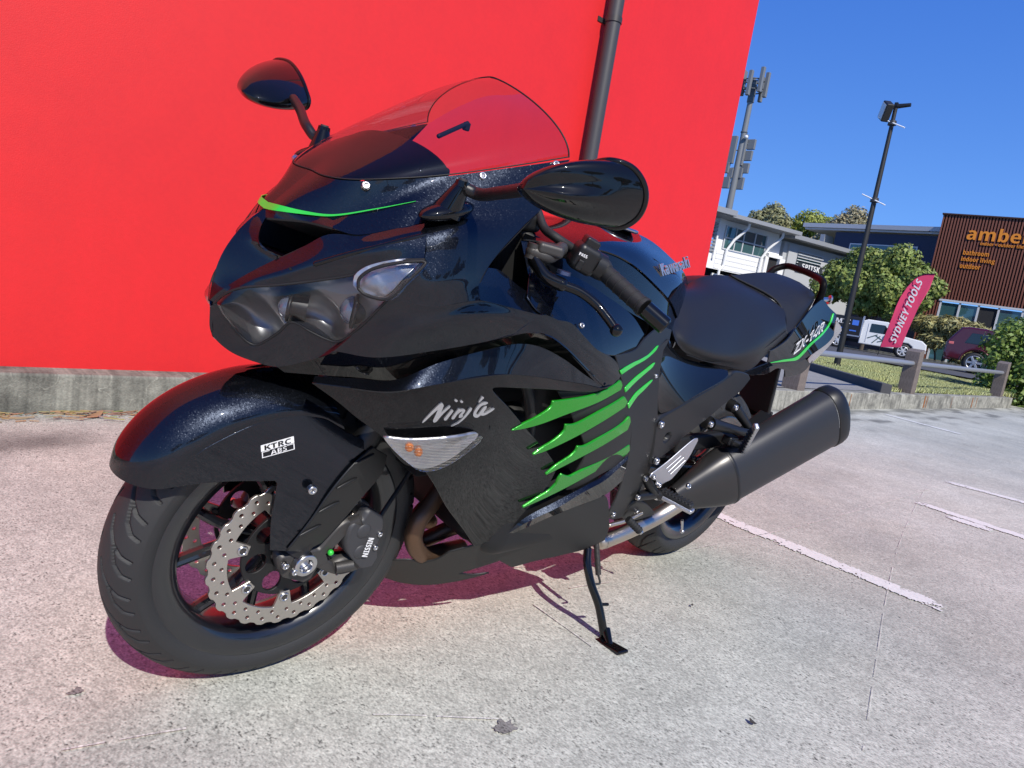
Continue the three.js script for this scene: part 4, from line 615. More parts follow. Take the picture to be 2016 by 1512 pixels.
const Q={
 quarter:{c:[0.26384,-0.07353,-0.11797,-0.46187,-0.8946,-0.94145],o:[0.3597,0.7917],d:2,p:[[0.2495,0.8465],[0.2745,0.8456],[0.2946,0.8415],[0.3358,0.8381],[0.387,0.8154],[0.4398,0.7917],[0.5125,0.7722],[0.5469,0.7564],[0.5687,0.733],[0.5592,0.7206],[0.536,0.7155],[0.5067,0.7095],[0.41,0.7549],[0.3292,0.794],[0.2796,0.8105],[0.226,0.8143],[0.19,0.8058]],h:[]},
 sidePanel:{c:[0.24974,0.015441,0.24194,-0.44438,-0.5119,-0.45247,2.4114,-0.67253,-0.39026,-0.93623],o:[0.2485,0.5862],d:3,p:[[-0.0792,0.6625],[-0.0375,0.6722],[0.0117,0.6826],[0.0704,0.7096],[0.1442,0.7328],[0.1973,0.74],[0.2817,0.7349],[0.3665,0.7247],[0.4353,0.7179],[0.4933,0.7123],[0.5183,0.7204],[0.4835,0.7064],[0.4386,0.7031],[0.2936,0.7125],[0.1903,0.7166],[0.1759,0.7152],[0.1748,0.7103],[0.1826,0.7036],[0.2304,0.675],[0.3072,0.6257],[0.4008,0.5672],[0.4531,0.5287],[0.4543,0.4962],[0.4452,0.4518],[0.4298,0.4075],[0.4181,0.3507],[0.4328,0.3518],[0.3911,0.3331],[0.3533,0.3189],[0.3015,0.3682],[0.2174,0.4427],[0.1513,0.5102],[0.1152,0.5405],[0.086,0.5459],[0.0498,0.5743],[0.0306,0.5953],[-0.0175,0.6249],[-0.0486,0.6457]],h:[]},
 indicator:{c:[0.25097,0.29858,0.32533,-2.7983,-1.1113,0.010638],o:[0.0929,0.5911],d:2,p:[[0.0205,0.6016],[0.05,0.6048],[0.087,0.6126],[0.1317,0.62],[0.1723,0.6239],[0.1848,0.6208],[0.184,0.6132],[0.1645,0.5941],[0.1372,0.5695],[0.1101,0.5534],[0.0902,0.5517],[0.0668,0.5641],[0.04,0.5839]],h:[]},
 louvre:{c:[0.24974,-0.067986,-0.0032609,-0.72568,-0.85352,-0.63011],o:[0.5756,0.6223],d:2,p:[[0.3833,0.6958],[0.4965,0.7026],[0.5416,0.714],[0.5733,0.7239],[0.5994,0.7092],[0.6464,0.6596],[0.7024,0.5922],[0.7374,0.5353],[0.7288,0.5235],[0.6264,0.4911],[0.5581,0.4593],[0.5369,0.4561],[0.5377,0.4984],[0.5401,0.5385],[0.5237,0.5713],[0.4944,0.603],[0.4645,0.6271],[0.4364,0.6534]],h:[]},
 blade1:{c:[0.25981,-0.041829,0.087731,-0.22323,-0.18293,-0.61706],o:[0.4844,0.577],d:2,p:[[0.267,0.6265],[0.2881,0.6372],[0.3217,0.6523],[0.3484,0.6687],[0.3539,0.6759],[0.3532,0.6842],[0.3987,0.6878],[0.4739,0.6959],[0.5277,0.7086],[0.5651,0.7241],[0.5759,0.7149],[0.5746,0.7048],[0.5015,0.6808],[0.4024,0.6567],[0.333,0.6372],[0.2918,0.6292]],h:[]},
 blade2:{c:[0.25981,-0.041829,0.087731,-0.22323,-0.18293,-0.61706],o:[0.4844,0.577],d:2,p:[[0.352,0.5693],[0.3714,0.5843],[0.3956,0.5979],[0.413,0.6118],[0.4194,0.6205],[0.4159,0.6331],[0.4438,0.6329],[0.5143,0.6566],[0.6017,0.6865],[0.6194,0.675],[0.6149,0.6635],[0.5293,0.6302],[0.4503,0.6003],[0.3791,0.5757]],h:[]},
 blade3:{c:[0.25981,-0.041829,0.087731,-0.22323,-0.18293,-0.61706],o:[0.4844,0.577],d:2,p:[[0.4207,0.5161],[0.44,0.5356],[0.4764,0.5571],[0.4865,0.5686],[0.4856,0.5785],[0.5093,0.5776],[0.5701,0.5993],[0.639,0.6254],[0.6551,0.6364],[0.6665,0.6229],[0.6654,0.6041],[0.568,0.5695],[0.5021,0.5471],[0.4434,0.5252]],h:[]},
 blade4:{c:[0.25981,-0.041829,0.087731,-0.22323,-0.18293,-0.61706],o:[0.4844,0.577],d:2,p:[[0.4078,0.4301],[0.4369,0.4514],[0.4643,0.4698],[0.4736,0.4849],[0.4717,0.4999],[0.4749,0.5101],[0.5072,0.5008],[0.5295,0.5074],[0.6164,0.5338],[0.7103,0.5581],[0.7231,0.5426],[0.7152,0.534],[0.6141,0.5069],[0.5165,0.4708],[0.4466,0.4444]],h:[]},
 belly:{c:[0.1743,0.17307,0.46768,-0.46009,-1.0439,-0.41753,0.825,1.5862,-1.2274,-1.1853],o:[0.4932,0.2583],d:3,p:[[0.2732,0.1605],[0.2471,0.2302],[0.2735,0.239],[0.2997,0.2306],[0.3199,0.2529],[0.3247,0.2846],[0.3607,0.312],[0.3914,0.3329],[0.4159,0.3483],[0.4696,0.3758],[0.5871,0.4047],[0.6956,0.4225],[0.7151,0.4091],[0.76,0.3447],[0.7788,0.3168],[0.7931,0.2739],[0.7455,0.2513],[0.6604,0.2391],[0.5784,0.2299],[0.5285,0.2155],[0.4717,0.2476],[0.4334,0.2219],[0.4018,0.1961],[0.4477,0.1895],[0.4781,0.1963],[0.4486,0.1787],[0.4094,0.1582],[0.3603,0.1408],[0.3123,0.1412],[0.278,0.1518]],h:[]},
 fenderSide:{c:[0.1021,0.17216,-0.091523,0.056072,-1.1376,-0.67564,0.34643,0.13442,-0.28134,-0.99804],o:[-0.0701,0.4777],d:3,p:[[-0.2514,0.4566],[-0.2321,0.4948],[-0.2091,0.5215],[-0.1707,0.548],[-0.1285,0.5688],[-0.0922,0.5778],[-0.0582,0.5827],[-0.0249,0.5794],[-0.0068,0.5753],[0.0288,0.557],[0.0639,0.5419],[0.0894,0.5283],[0.0497,0.4987],[0.0163,0.4529],[-0.0128,0.3922],[-0.0396,0.3361],[-0.0677,0.3376],[-0.0758,0.3886],[-0.0781,0.4423],[-0.0789,0.4667],[-0.0848,0.4723],[-0.1668,0.4708],[-0.2112,0.4653]],h:[]},
 forkGuard:{c:[0.12253,-0.16236,0.098852,-0.27144,-0.079539,-0.38071],o:[0.0426,0.438],d:2,p:[[-0.0437,0.3408],[-0.0161,0.3956],[0.0111,0.4575],[0.0436,0.5035],[0.0792,0.5336],[0.122,0.5096],[0.123,0.4746],[0.0903,0.4282],[0.0576,0.3789],[0.0272,0.339],[-0.0062,0.331]],h:[]},
 cowlInner:{c:[0.23555,-0.094889,-0.75545,0.46243,-2.7386,-0.077783],o:[0.2041,0.8646],d:2,p:[[0.1066,0.8775],[0.1093,0.8573],[0.1781,0.8513],[0.2541,0.8445],[0.2935,0.8444],[0.2822,0.8601],[0.2159,0.8832],[0.1705,0.9018],[0.1365,0.9037]],h:[]},
 knee:{c:[0.22643,-0.17203,-0.59569,-0.073062,0.73025,-2.1194],o:[0.462,0.8394],d:2,p:[[0.2575,0.9047],[0.3971,0.9099],[0.4981,0.8871],[0.6108,0.8526],[0.6718,0.8162],[0.6589,0.797],[0.6281,0.7861],[0.5809,0.7793],[0.5325,0.7771],[0.486,0.7808],[0.4404,0.7915],[0.393,0.8141],[0.3494,0.8345],[0.3061,0.8391],[0.2505,0.8509],[0.2297,0.8694]],h:[]},
 kneeTrim:{c:[0.21433,-0.19368,-0.22966],o:[0.6569,0.7795],d:1,p:[[0.5341,0.7758],[0.5865,0.7785],[0.6348,0.7871],[0.6677,0.8074],[0.7437,0.8331],[0.8141,0.8274],[0.8112,0.8036],[0.7079,0.7753],[0.6084,0.7521],[0.5706,0.7389],[0.5528,0.7555]],h:[]},
 frameCover:{c:[0.22239,-0.17184,-0.083088,0.41907,0.32528,-0.40012],o:[0.7503,0.607],d:2,p:[[0.5666,0.7374],[0.6126,0.7512],[0.7129,0.7744],[0.7992,0.8067],[0.7777,0.7814],[0.7815,0.7215],[0.8052,0.6584],[0.8372,0.6],[0.852,0.5618],[0.8801,0.5014],[0.8956,0.4785],[0.8994,0.4379],[0.8998,0.4061],[0.933,0.3583],[0.9479,0.3202],[0.9163,0.3098],[0.8339,0.3198],[0.8044,0.3285],[0.7603,0.3637],[0.7641,0.3974],[0.7551,0.4506],[0.7337,0.5168],[0.7097,0.579],[0.6638,0.6399],[0.612,0.6968]],h:[]},
 stripe1:{c:[0.22589,-0.17184,-0.083088,0.41907,0.32528,-0.40012],o:[0.7503,0.607],d:2,p:[[0.5595,0.745],[0.623,0.7578],[0.6967,0.7724],[0.7432,0.7933],[0.7371,0.7846],[0.6942,0.7646],[0.626,0.7495],[0.568,0.7376]],h:[]},
 stripe2:{c:[0.22589,-0.17184,-0.083088,0.41907,0.32528,-0.40012],o:[0.7503,0.607],d:2,p:[[0.6011,0.7058],[0.6574,0.7262],[0.6962,0.7384],[0.7404,0.7545],[0.7333,0.7459],[0.6968,0.7304],[0.654,0.7147],[0.6066,0.6965]],h:[]},
 stripe3:{c:[0.22589,-0.17184,-0.083088,0.41907,0.32528,-0.40012],o:[0.7503,0.607],d:2,p:[[0.637,0.6664],[0.667,0.6864],[0.7047,0.7004],[0.7456,0.7143],[0.7389,0.7086],[0.7085,0.6925],[0.6764,0.6786],[0.6452,0.6563]],h:[]},
 sideCover:{c:[0.18851,-0.026408,-0.47826,0.51849,-2.2841,-2.0258],o:[0.9328,0.7034],d:2,p:[[0.8313,0.8028],[0.7894,0.7629],[0.7892,0.7165],[0.8115,0.6652],[0.8347,0.6352],[0.8538,0.6215],[0.8679,0.6259],[0.9927,0.675],[1.1352,0.7186],[1.1566,0.7273],[1.1592,0.7348],[1.136,0.7356],[0.9794,0.7494],[0.9257,0.7584],[0.8807,0.7792],[0.8639,0.797]],h:[]},
 framePlate:{c:[0.20357,-0.050079,-0.05402,0.03647,-0.25724,0.042141],o:[1.0356,0.6185],d:2,p:[[0.8293,0.6024],[0.8434,0.6111],[0.9672,0.6527],[1.1646,0.7191],[1.1835,0.7308],[1.2931,0.7214],[1.3056,0.7137],[1.2708,0.685],[1.2433,0.6687],[1.1881,0.6458],[1.1117,0.6081],[0.9897,0.5515],[0.9841,0.5388],[0.9243,0.5086],[0.8761,0.4856],[0.8637,0.5221]],h:[[[0.896,0.5422],[0.8883,0.5583],[0.8993,0.573],[0.919,0.5746],[0.9294,0.5626],[0.9252,0.5486],[0.9102,0.5397]]]},
 heelGuard:{c:[0.2315,0.014506,-0.018235],o:[0.9551,0.4892],d:1,p:[[0.8638,0.4574],[0.8674,0.4671],[0.9153,0.4921],[1.0159,0.5565],[1.0304,0.5581],[1.0348,0.5512],[1.0194,0.5028],[0.9976,0.4729],[0.9707,0.4436],[0.9481,0.4367],[0.9168,0.4293],[0.9051,0.4334],[0.9046,0.4422],[0.8863,0.454]],h:[[[0.9209,0.4787],[0.9753,0.5129],[0.9814,0.5111],[0.9277,0.4752]],[[0.9363,0.4687],[0.9911,0.5075],[0.9973,0.5057],[0.9432,0.4652]],[[0.9511,0.4602],[1.0064,0.4991],[1.0111,0.4958],[0.958,0.4566]]]},
 tailPanel:{c:[0.15904,-0.010164,-0.1575,0.1246,-0.48889,-0.25695],o:[1.6079,0.8579],d:2,p:[[1.6948,0.9769],[1.7215,0.9838],[1.7673,0.9665],[1.8495,0.9468],[1.8574,0.9258],[1.8499,0.8834],[1.8483,0.8748],[1.8216,0.8544],[1.7327,0.815],[1.616,0.7751],[1.5394,0.7667],[1.4333,0.753],[1.3512,0.7227],[1.2762,0.7298],[1.4074,0.7621],[1.3918,0.8006],[1.4305,0.8133],[1.4905,0.8417],[1.5408,0.8862],[1.5758,0.9123],[1.6276,0.9478]],h:[]},
 tailStripe:{c:[0.16204,-0.010164,-0.1575,0.1246,-0.48889,-0.25695],o:[1.6079,0.8579],d:2,p:[[1.8182,0.9468],[1.8005,0.9166],[1.7445,0.8753],[1.665,0.8347],[1.5952,0.7912],[1.5034,0.7764],[1.4208,0.7645],[1.5282,0.7733],[1.5998,0.7814],[1.6213,0.7924],[1.6798,0.8339],[1.7591,0.8763],[1.8129,0.92],[1.8256,0.9458]],h:[]},
 tailLamp:{c:[0.1504,-0.15191,0.13136],o:[1.821,0.8159],d:1,p:[[1.8589,0.8828],[1.791,0.9275],[1.9126,0.9073],[1.9538,0.8941],[1.9219,0.8495],[1.837,0.7921],[1.7818,0.7675],[1.7204,0.7807],[1.7564,0.8128],[1.8623,0.8514]],h:[]},
 underTail:{c:[0.1525,-0.0078139,0.043177],o:[1.5655,0.7397],d:1,p:[[1.4025,0.7171],[1.4721,0.7462],[1.5812,0.76],[1.6629,0.7681],[1.7498,0.7954],[1.7831,0.7741],[1.7463,0.7351],[1.7074,0.723],[1.6189,0.7121],[1.5913,0.7388],[1.5249,0.7424],[1.4756,0.7237]],h:[]},
 gearCover:{c:[0.19333,0.003907,0.28484],o:[0.9297,0.3396],d:1,p:[[0.8906,0.3164],[0.8814,0.3507],[0.8976,0.3627],[0.958,0.3446],[1.0391,0.3033],[1.0516,0.2934],[0.9884,0.2885],[0.9392,0.2894],[0.9104,0.3]],h:[]},
 caliper:{c:[0.11933,0.0095108,-0.038331],o:[0.1251,0.3371],d:1,p:[[0.084,0.3616],[0.0899,0.3693],[0.1076,0.3743],[0.1167,0.3924],[0.1448,0.3767],[0.1501,0.3606],[0.1509,0.3439],[0.1489,0.3286],[0.1475,0.3154],[0.1547,0.2871],[0.1477,0.2725],[0.1266,0.2733],[0.1118,0.2873],[0.0982,0.302],[0.0894,0.3155],[0.0828,0.3437]],h:[]},
 axleClamp:{c:[0.108,-1.3051e-15,7.1489e-16],o:[0.0127,0.3101],d:1,p:[[-0.0415,0.3147],[0.0074,0.3169],[0.0331,0.3175],[0.0647,0.362],[0.0822,0.3702],[0.0938,0.3684],[0.0612,0.3244],[0.0435,0.309],[0.053,0.2917],[0.0319,0.2828],[0.0252,0.2621],[0.014,0.2569],[-0.0294,0.2763],[-0.04,0.3029]],h:[]},
 caliperArm:{c:[0.10867,0.060297,0.036823],o:[0.0863,0.2827],d:1,p:[[0.0332,0.3033],[0.0739,0.2738],[0.0848,0.2812],[0.1094,0.2865],[0.1224,0.2797],[0.1272,0.2622],[0.1106,0.258],[0.0867,0.2576],[0.0363,0.2825]],h:[]},
 posLamp:{c:[0.2149,1.1966,-0.15885,-1.0791,-2.0039,-3.4538],o:[-0.0458,0.8563],d:2,p:[[-0.0719,0.8354],[-0.0729,0.8489],[-0.0661,0.8633],[-0.0555,0.8746],[-0.033,0.8903],[-0.0129,0.8995],[-0.0092,0.8983],[-0.0131,0.8908],[-0.027,0.8671],[-0.0401,0.8375],[-0.047,0.8309],[-0.0585,0.829],[-0.0666,0.8303]],h:[]}};
const SCRIPT=[[[[0.0725,0.6372],[0.0809,0.6602],[0.0898,0.6786]],2.5,5.5],[[[0.0894,0.6776],[0.0906,0.6596],[0.0905,0.6409]],6.5,5],[[[0.0905,0.6409],[0.0965,0.6603],[0.1045,0.6755]],5,3.5],[[[0.1121,0.6682],[0.1089,0.6566],[0.1066,0.647]],4.5,5],[[[0.1096,0.6851],[0.1111,0.6882]],5,5],[[[0.124,0.6714],[0.121,0.6609],[0.1191,0.6503]],4.5,5],[[[0.1196,0.6576],[0.1272,0.6686],[0.1329,0.669],[0.1307,0.6565],[0.1355,0.6589]],3.5,4.5],[[[0.1452,0.6749],[0.1399,0.656],[0.1335,0.6441],[0.1237,0.6359]],5.5,1.2],[[[0.1203,0.6841],[0.1218,0.6873]],4.5,4.5],[[[0.1587,0.6977],[0.1543,0.6865]],5.5,1.5],[[[0.174,0.6863],[0.1609,0.6818],[0.1571,0.6631],[0.1654,0.6592],[0.172,0.6791]],5,5],[[[0.1737,0.6801],[0.1714,0.6646],[0.1775,0.6637],[0.1945,0.6753]],5.5,3.5]];

// ---------------------------------------------------------------- the motorcycle (own axes: x rearwards, y up, z to its left; leaning on its stand)
const bike = thing('motorcycle', 'black sports touring motorcycle with green side louvres leaning on its side stand', 'motorcycle');
bike.rotation.x = .1812;
const B = (name, geo, mat, label) => part(bike, name, geo, mat, label);
const both = (name, geo, mat, label) => { const l = B(name, geo, mat, label), r = B(name, mirrorZ(geo), mat, label); return [l, r]; };
const kp = n => K[n].map(V3);
const boltGeo = (p, n, r = .008, h = .006) => { n = n.clone().normalize(); const a = p.clone(), b = p.clone().addScaledVector(n, h); const s = new THREE.TorusGeometry(r * .62, r * .3, 8, 18); s.applyQuaternion(new THREE.Quaternion().setFromUnitVectors(V(0, 0, 1), n)); s.translate(b.x, b.y, b.z); return merge([cyl(a, b, r, r * .92, 18), s, cyl(b, b.clone().addScaledVector(n, -.001), r * .4, r * .4, 6)]); };

// --- upper cowl
both('upper_cowl', loft([K.cowlW, K.L1], 48, 10), M.paint);
both('cowl_lip', loft([K.L1f, K.lipTop], 24, 4), M.paint);
both('cowl_shoulder', loft([K.L1b, K.L2], 40, 8), M.paint);
both('nose_panel', loft([K.noseC, K.L3a], 30, 8, .003, V(-1, 1, .3)), M.paint);
both('headlight_brow', loft([K.L3x, K.L4, K.L5], 48, 8, .003, V(-.4, 1, 1)), M.paint);
both('cowl_side', loft([K.R2, K.R4, K.R5, K.R6, K.R7], 30, 8, .003, V(0, .2, 1)), M.paint);
both('cowl_flank', loft([K.R7b, K.R8, K.R9], 40, 10, .003, V(0, 0, 1)), M.paint);
both('chin', loft([K.chinTop, K.chinBot], 60, 8, .003, V(-1, 0, 1)), M.paint);
both('under_nose', loft([K.U1, K.U2], 40, 6, .003, V(0, -.5, 1)), M.gloss);
both('air_outlet', loft([K.A1, K.A2], 50, 6, .003, V(0, -.2, 1)), M.gloss);
both('side_ledge', loft([K.N1, K.N2], 60, 6, .003, V(0, .5, 1)), M.paint);
both('fairing_quarter', panel(Q.quarter, .004), M.paint);
both('side_fairing', panel(Q.sidePanel, .004), M.gloss);
both('inner_cowl', panel(Q.cowlInner, .003), M.paint);
both('knee_panel', panel(Q.knee, .004), M.paint);
both('knee_trim', panel(Q.kneeTrim, .004), M.satin);
// the ram-air duct behind the nose, black inside, and the liners of the cowl
{ const m = n => K[n].map(p => [p[0] + .13, p[1] - .02, p[2] * .8]);
  both('air_duct', merge([loft([K.lipTop, m('lipTop')], 20, 3), loft([K.L3x.slice(3, 6), m('L3x').slice(3, 6)], 20, 3)]), M.deep);
  B('duct_floor', loft([[V(-.135, .832, -.1), V(-.135, .834, 0), V(-.135, .832, .1)], [V(.05, .8, -.1), V(.05, .8, 0), V(.05, .8, .1)]], 12, 4), M.deep);
  B('air_box', merge([box(.16, .16, .26, .07, .86, 0, .02), box(.14, .2, .30, .06, .78, 0, .02)]), M.deep);
  B('steering_cover', box(.17, .2, .24, .33, .87, 0, .03), M.deep);
  both('cowl_liner', loft([K.edgeE.map(([x, y, z]) => [x + .001, y, z - .003]), K.edgeE.map(([x, y, z]) => [x - .02, y, z * .45])], 24, 4), M.deep); }
// green pinstripe on the upper cowl
{ const s = K.L1.slice(0, 6), up = spline(s, 40).map((p, i) => { const w = .0035 * (1 - i / 41) + .004 * Math.exp(-Math.pow((i - 2) / 8, 2)); return [p, w]; });
  const a = up.map(([p]) => V(p.x - .003, p.y - .0006, p.z + (p.z > .01 ? .0022 : 0))), b = up.map(([p, w]) => V(p.x - .003 + w * .6, p.y + w * 1.35, p.z + (p.z > .01 ? .0022 : 0)));
  both('pinstripe', sheet([a, b], .0012, V(-1, .5, .5)), M.greenLine); }
// --- headlights
{
  const top = spline(K.L5, 72), bt = spline(K.lampBot, 72), P = [], R = [], [b1, b2] = kp('bowl'), [j1, j2] = kp('proj');
  for (let j = 0; j <= 16; j++) { const r = [], q = []; for (let i = 0; i < 72; i++) { const s = j / 16, a = top[i], b = bt[i], c = a.clone().lerp(b, s); const k = Math.sin(s * Math.PI) * Math.min(1, i / 6) * Math.min(1, (71 - i) / 8); c.x -= .012 * k; c.z += .006 * k; r.push(c);
    let d = .006 + .026 * Math.pow(k, .5); for (const o of [b1, b2]) { const e = Math.hypot((c.z - o.z) * 1.0, c.y - o.y) / .04; if (e < 1) d += .03 * (1 - e * e); } q.push(V(c.x + d, c.y, c.z - d * .45)); } P.push(r); R.push(q); }
  const [hl, hr] = both('headlight', merge([sheet(R, .002, V(-1, 0, 1)), sheet([P[0], R[0]], .001), sheet([P[16], R[16]], .001)]), M.housing);
  const lens = sheet(P, 0, V(-1, 0, 1));
  for (const [h, s] of [[hl, 1], [hr, -1]]) {
    const f = g => s > 0 ? g : mirrorZ(g), face = g => { g.rotateZ(Math.PI / 2); g.rotateY(-.55); return g; };
    part(h, 'lens', f(lens), M.lens); part(h, 'seal', f(merge([tube(K.L5, .0022, 80, 8), tube(K.lampBot, .0022, 100, 8)])), M.black);
    const proj = (c, r) => { const g = face(new THREE.SphereGeometry(r, 28, 16, 0, Math.PI * 2, 0, 1.3)); g.translate(c.x, c.y, c.z); return g; };
    part(h, 'projector_lens', f(proj(j1, .019)), M.lensGlass ??= phy({ color: lin(.16, .19, .25), roughness: .03, clearcoat: 1, clearcoatRoughness: .01, metalness: .35 }));
    part(h, 'projector_lens', f(proj(j2, .024)), M.lensGlass);
    const ring = (c, r) => { const g = new THREE.TorusGeometry(r, .003, 8, 36); g.rotateY(Math.PI / 2 - .55); g.translate(c.x - .002, c.y, c.z); const t = face(new THREE.CylinderGeometry(r, r * 1.05, .03, 32, 1, true)); t.translate(c.x + .016, c.y, c.z - .008); return merge([g, t]); };
    part(h, 'lamp_ring', f(ring(j1, .020)), M.satin); part(h, 'lamp_ring', f(ring(j2, .026)), M.satin);
  }
}
const dome = (g, q, h) => { const c = q.p.reduce((a, b) => [a[0] + b[0] / q.p.length, a[1] + b[1] / q.p.length], [0, 0]), p = g.attributes.position; let R = 0; for (const v of q.p) R = Math.max(R, Math.hypot(v[0] - c[0], v[1] - c[1])); for (let i = 0; i < p.count; i++) { let m = 9; for (let j = 0; j < q.p.length; j++) { const a = q.p[j], b = q.p[(j + 1) % q.p.length], ux = b[0] - a[0], uy = b[1] - a[1], t = Math.max(0, Math.min(1, ((p.getX(i) - a[0]) * ux + (p.getY(i) - a[1]) * uy) / (ux * ux + uy * uy))); m = Math.min(m, Math.hypot(p.getX(i) - a[0] - ux * t, p.getY(i) - a[1] - uy * t)); } p.setZ(i, p.getZ(i) + h * Math.sqrt(Math.min(1, m / .022))); } g.computeVertexNormals(); return g; };
// front position lamps at the outer ends of the headlights
{ const [a, b] = both('position_lamp', panel(Q.posLamp, .003, -.010), M.facet), ln = dome(panel(Q.posLamp, .0015, .0045, .0015), Q.posLamp, .011); part(a, 'lens', ln, M.clear); part(b, 'lens', mirrorZ(ln), M.clear); const zp = qz(Q.posLamp), lp = smoothLoop(Q.posLamp.p, .004).map(v => V(v.x, v.y, zp(v.x, v.y) + .0035)), bz = tube(lp, .0026, 120, 8, true); part(a, 'bezel', bz, M.black); part(b, 'bezel', mirrorZ(bz), M.black); }
// --- windscreen, dash hood and screws
B('windscreen', bulge(K.screenMid, K.screenBase, 44, 14, 0, .72, true), M.screen);
{ const base = K.screenBase.map(V3); both('screen_edge', tube(base, .0011, 60, 6), M.black);
  const e = spline(K.screenMid, 44).pop(), f = spline(K.screenBase, 44).pop(), pts = []; for (let j = -14; j <= 14; j++) { const s = Math.abs(j) / 14 * Math.PI / 2, w = Math.pow(1 - Math.cos(s), .72); pts.push(V(e.x + (f.x - e.x) * w, e.y + (f.y - e.y) * w, f.z * Math.sin(s) * Math.sign(j))); }
  B('screen_edge', tube(pts, .0014, 80, 8), M.black); }
B('dash_hood', bulge(K.dashC, K.dashL, 24, 10, .003, 1, true), M.rail);
B('dash_panel', merge([box(.02, .10, .2, .10, .985, 0, .006), box(.012, .13, .26, .14, .93, 0, .005)]), M.black);
for (const p of kp('boltsScreen')) both('screen_screw', boltGeo(p, V(-.35, .45, .8), .007, .006), M.steel);
B('cable', tube([...kp('cable')], .0045, 30, 8), M.black); B('cable_clip', (() => { const c = V3(K.cable[2]); return box(.012, .016, .012, c.x, c.y - .006, c.z, .003); })(), M.black);
// slot pressed into the brow
both('brow_slot', tube(kp('slot').map(p => p.add(V(0, .001, -.001))), .0042, 30, 8), M.gloss);

// --- mirrors
for (const [s, nose, rim, stalk] of [['left', K.noseL[0], K.rimL, K.stalkL], ['right', K.noseR[0], K.rimR, K.stalkR]]) {
  const m = new THREE.Group(); m.name = 'mirror'; bike.add(m);
  const R = new THREE.CatmullRomCurve3(rim.map(V3), true, 'centripetal').getSpacedPoints(48); R.pop();
  const c = R.reduce((a, b) => a.add(b), V(0, 0, 0)).divideScalar(R.length), T = V3(nose), P = [];
  const out = V(c.x - T.x, 0, c.z - T.z);
  for (let j = 0; j <= 16; j++) { const q = j / 16, ax = T.clone().lerp(c, q), k = 1 - Math.pow(1 - q, 2), e0 = s === 'left' ? .62 : .55; P.push([...R, R[0]].map(r => { const o = r.clone().sub(c), a = Math.atan2(o.y - .004, (o.z * Math.sign(c.z)) * .6), w = Math.exp(-a * a / .16); return ax.clone().add(o.multiplyScalar(Math.pow(k, e0 - (s === 'left' ? .45 : .12) * w))); })); }
  part(m, 'housing', sheet(P, .002, V(-1, 0, 0)), M.gloss);
  part(m, 'rim', tube(R, .004, 96, 8, true), M.gloss);
  const gl = new THREE.BufferGeometry(), gp = [], gi = []; gp.push(c.x, c.y, c.z); R.forEach((r, i) => { gp.push(r.x, r.y, r.z); gi.push(0, 1 + (i + 1) % R.length, 1 + i); }); gl.setAttribute('position', new THREE.Float32BufferAttribute(gp, 3)); gl.setIndex(gi); gl.computeVertexNormals();
  part(m, 'glass', gl, M.mirrorGlass);
  part(m, 'stalk', tube(stalk, .0095, 40, 12), M.satin);
  const b = V3(stalk[0]); part(m, 'mount', merge([cyl(b.clone().add(V(-.006, -.042, -Math.sign(b.z) * .012)), b, .024, .012, 20), (() => { const g = new THREE.SphereGeometry(1, 20, 12); g.scale(.05, .014, .024); g.rotateZ(.35); g.translate(b.x - .006, b.y - .04, b.z - Math.sign(b.z) * .012); return g; })(), cyl(b, b.clone().add(V(0, .009, 0)), .012, .011, 20)]), M.gloss);
  part(m, 'bolt', cyl(b.clone().add(V(0, .008, 0)), b.clone().add(V(0, .012, 0)), .008, .0075, 18), M.castGrey);
}

// --- side louvres
both('louvre_backing', panel(Q.louvre, .006), M.matte);
for (const n of ['blade1', 'blade2', 'blade3', 'blade4']) both('louvre_blade', panel(Q[n], .006, -.002, .0006, .003), M.green);
both('lower_strip', loft([K.S1, K.S2], 40, 4, .003, V(0, .5, 1)), M.paint);
both('lower_strip', loft([K.S2, K.S3], 40, 4, .003, V(0, -.3, 1)), M.gloss);
both('belly_pan', panel(Q.belly, .004), M.matte);
{ const zi = qz(Q.indicator), ln = panel(Q.indicator, .0025, .011, .002); both('indicator', panel(Q.indicator, .006, -.001, .002), M.facet).forEach((o, i) => { const f = i ? mirrorZ : (g => g); part(o, 'lens', f(ln), M.flute); for (const c of kp('bulb')) part(o, 'bulb', f(new THREE.SphereGeometry(.0075, 16, 12).translate(c.x, c.y, zi(c.x, c.y) + .001)), M.amber); }); }
// radiator, engine block and frame, dark behind the openings
B('radiator', box(.03, .26, .27, .20, .60, 0, .006), M.deep);
B('airbox', box(.56, .24, .30, .50, .74, 0, .04), M.deep);
B('engine', merge([box(.42, .34, .34, .56, .46, 0, .05), box(.26, .2, .42, .5, .38, 0, .05), box(.3, .18, .36, .55, .68, 0, .04)]), M.black);
both('oil_pipe', tube([V(.3, .74, .19), V(.36, .66, .2), V(.4, .56, .19), V(.36, .48, .18)], .012, 24, 10), M.castGrey);
both('frame_spar', tube([V(.2, .86, .1), V(.4, .78, .17), V(.62, .66, .175), V(.82, .52, .17)], .03, 30, 12), M.black);
both('header_pipe', tube(kp('header1'), .0195, 60, 18), M.header);
both('header_pipe', tube(kp('header2'), .018, 30, 18), M.header);

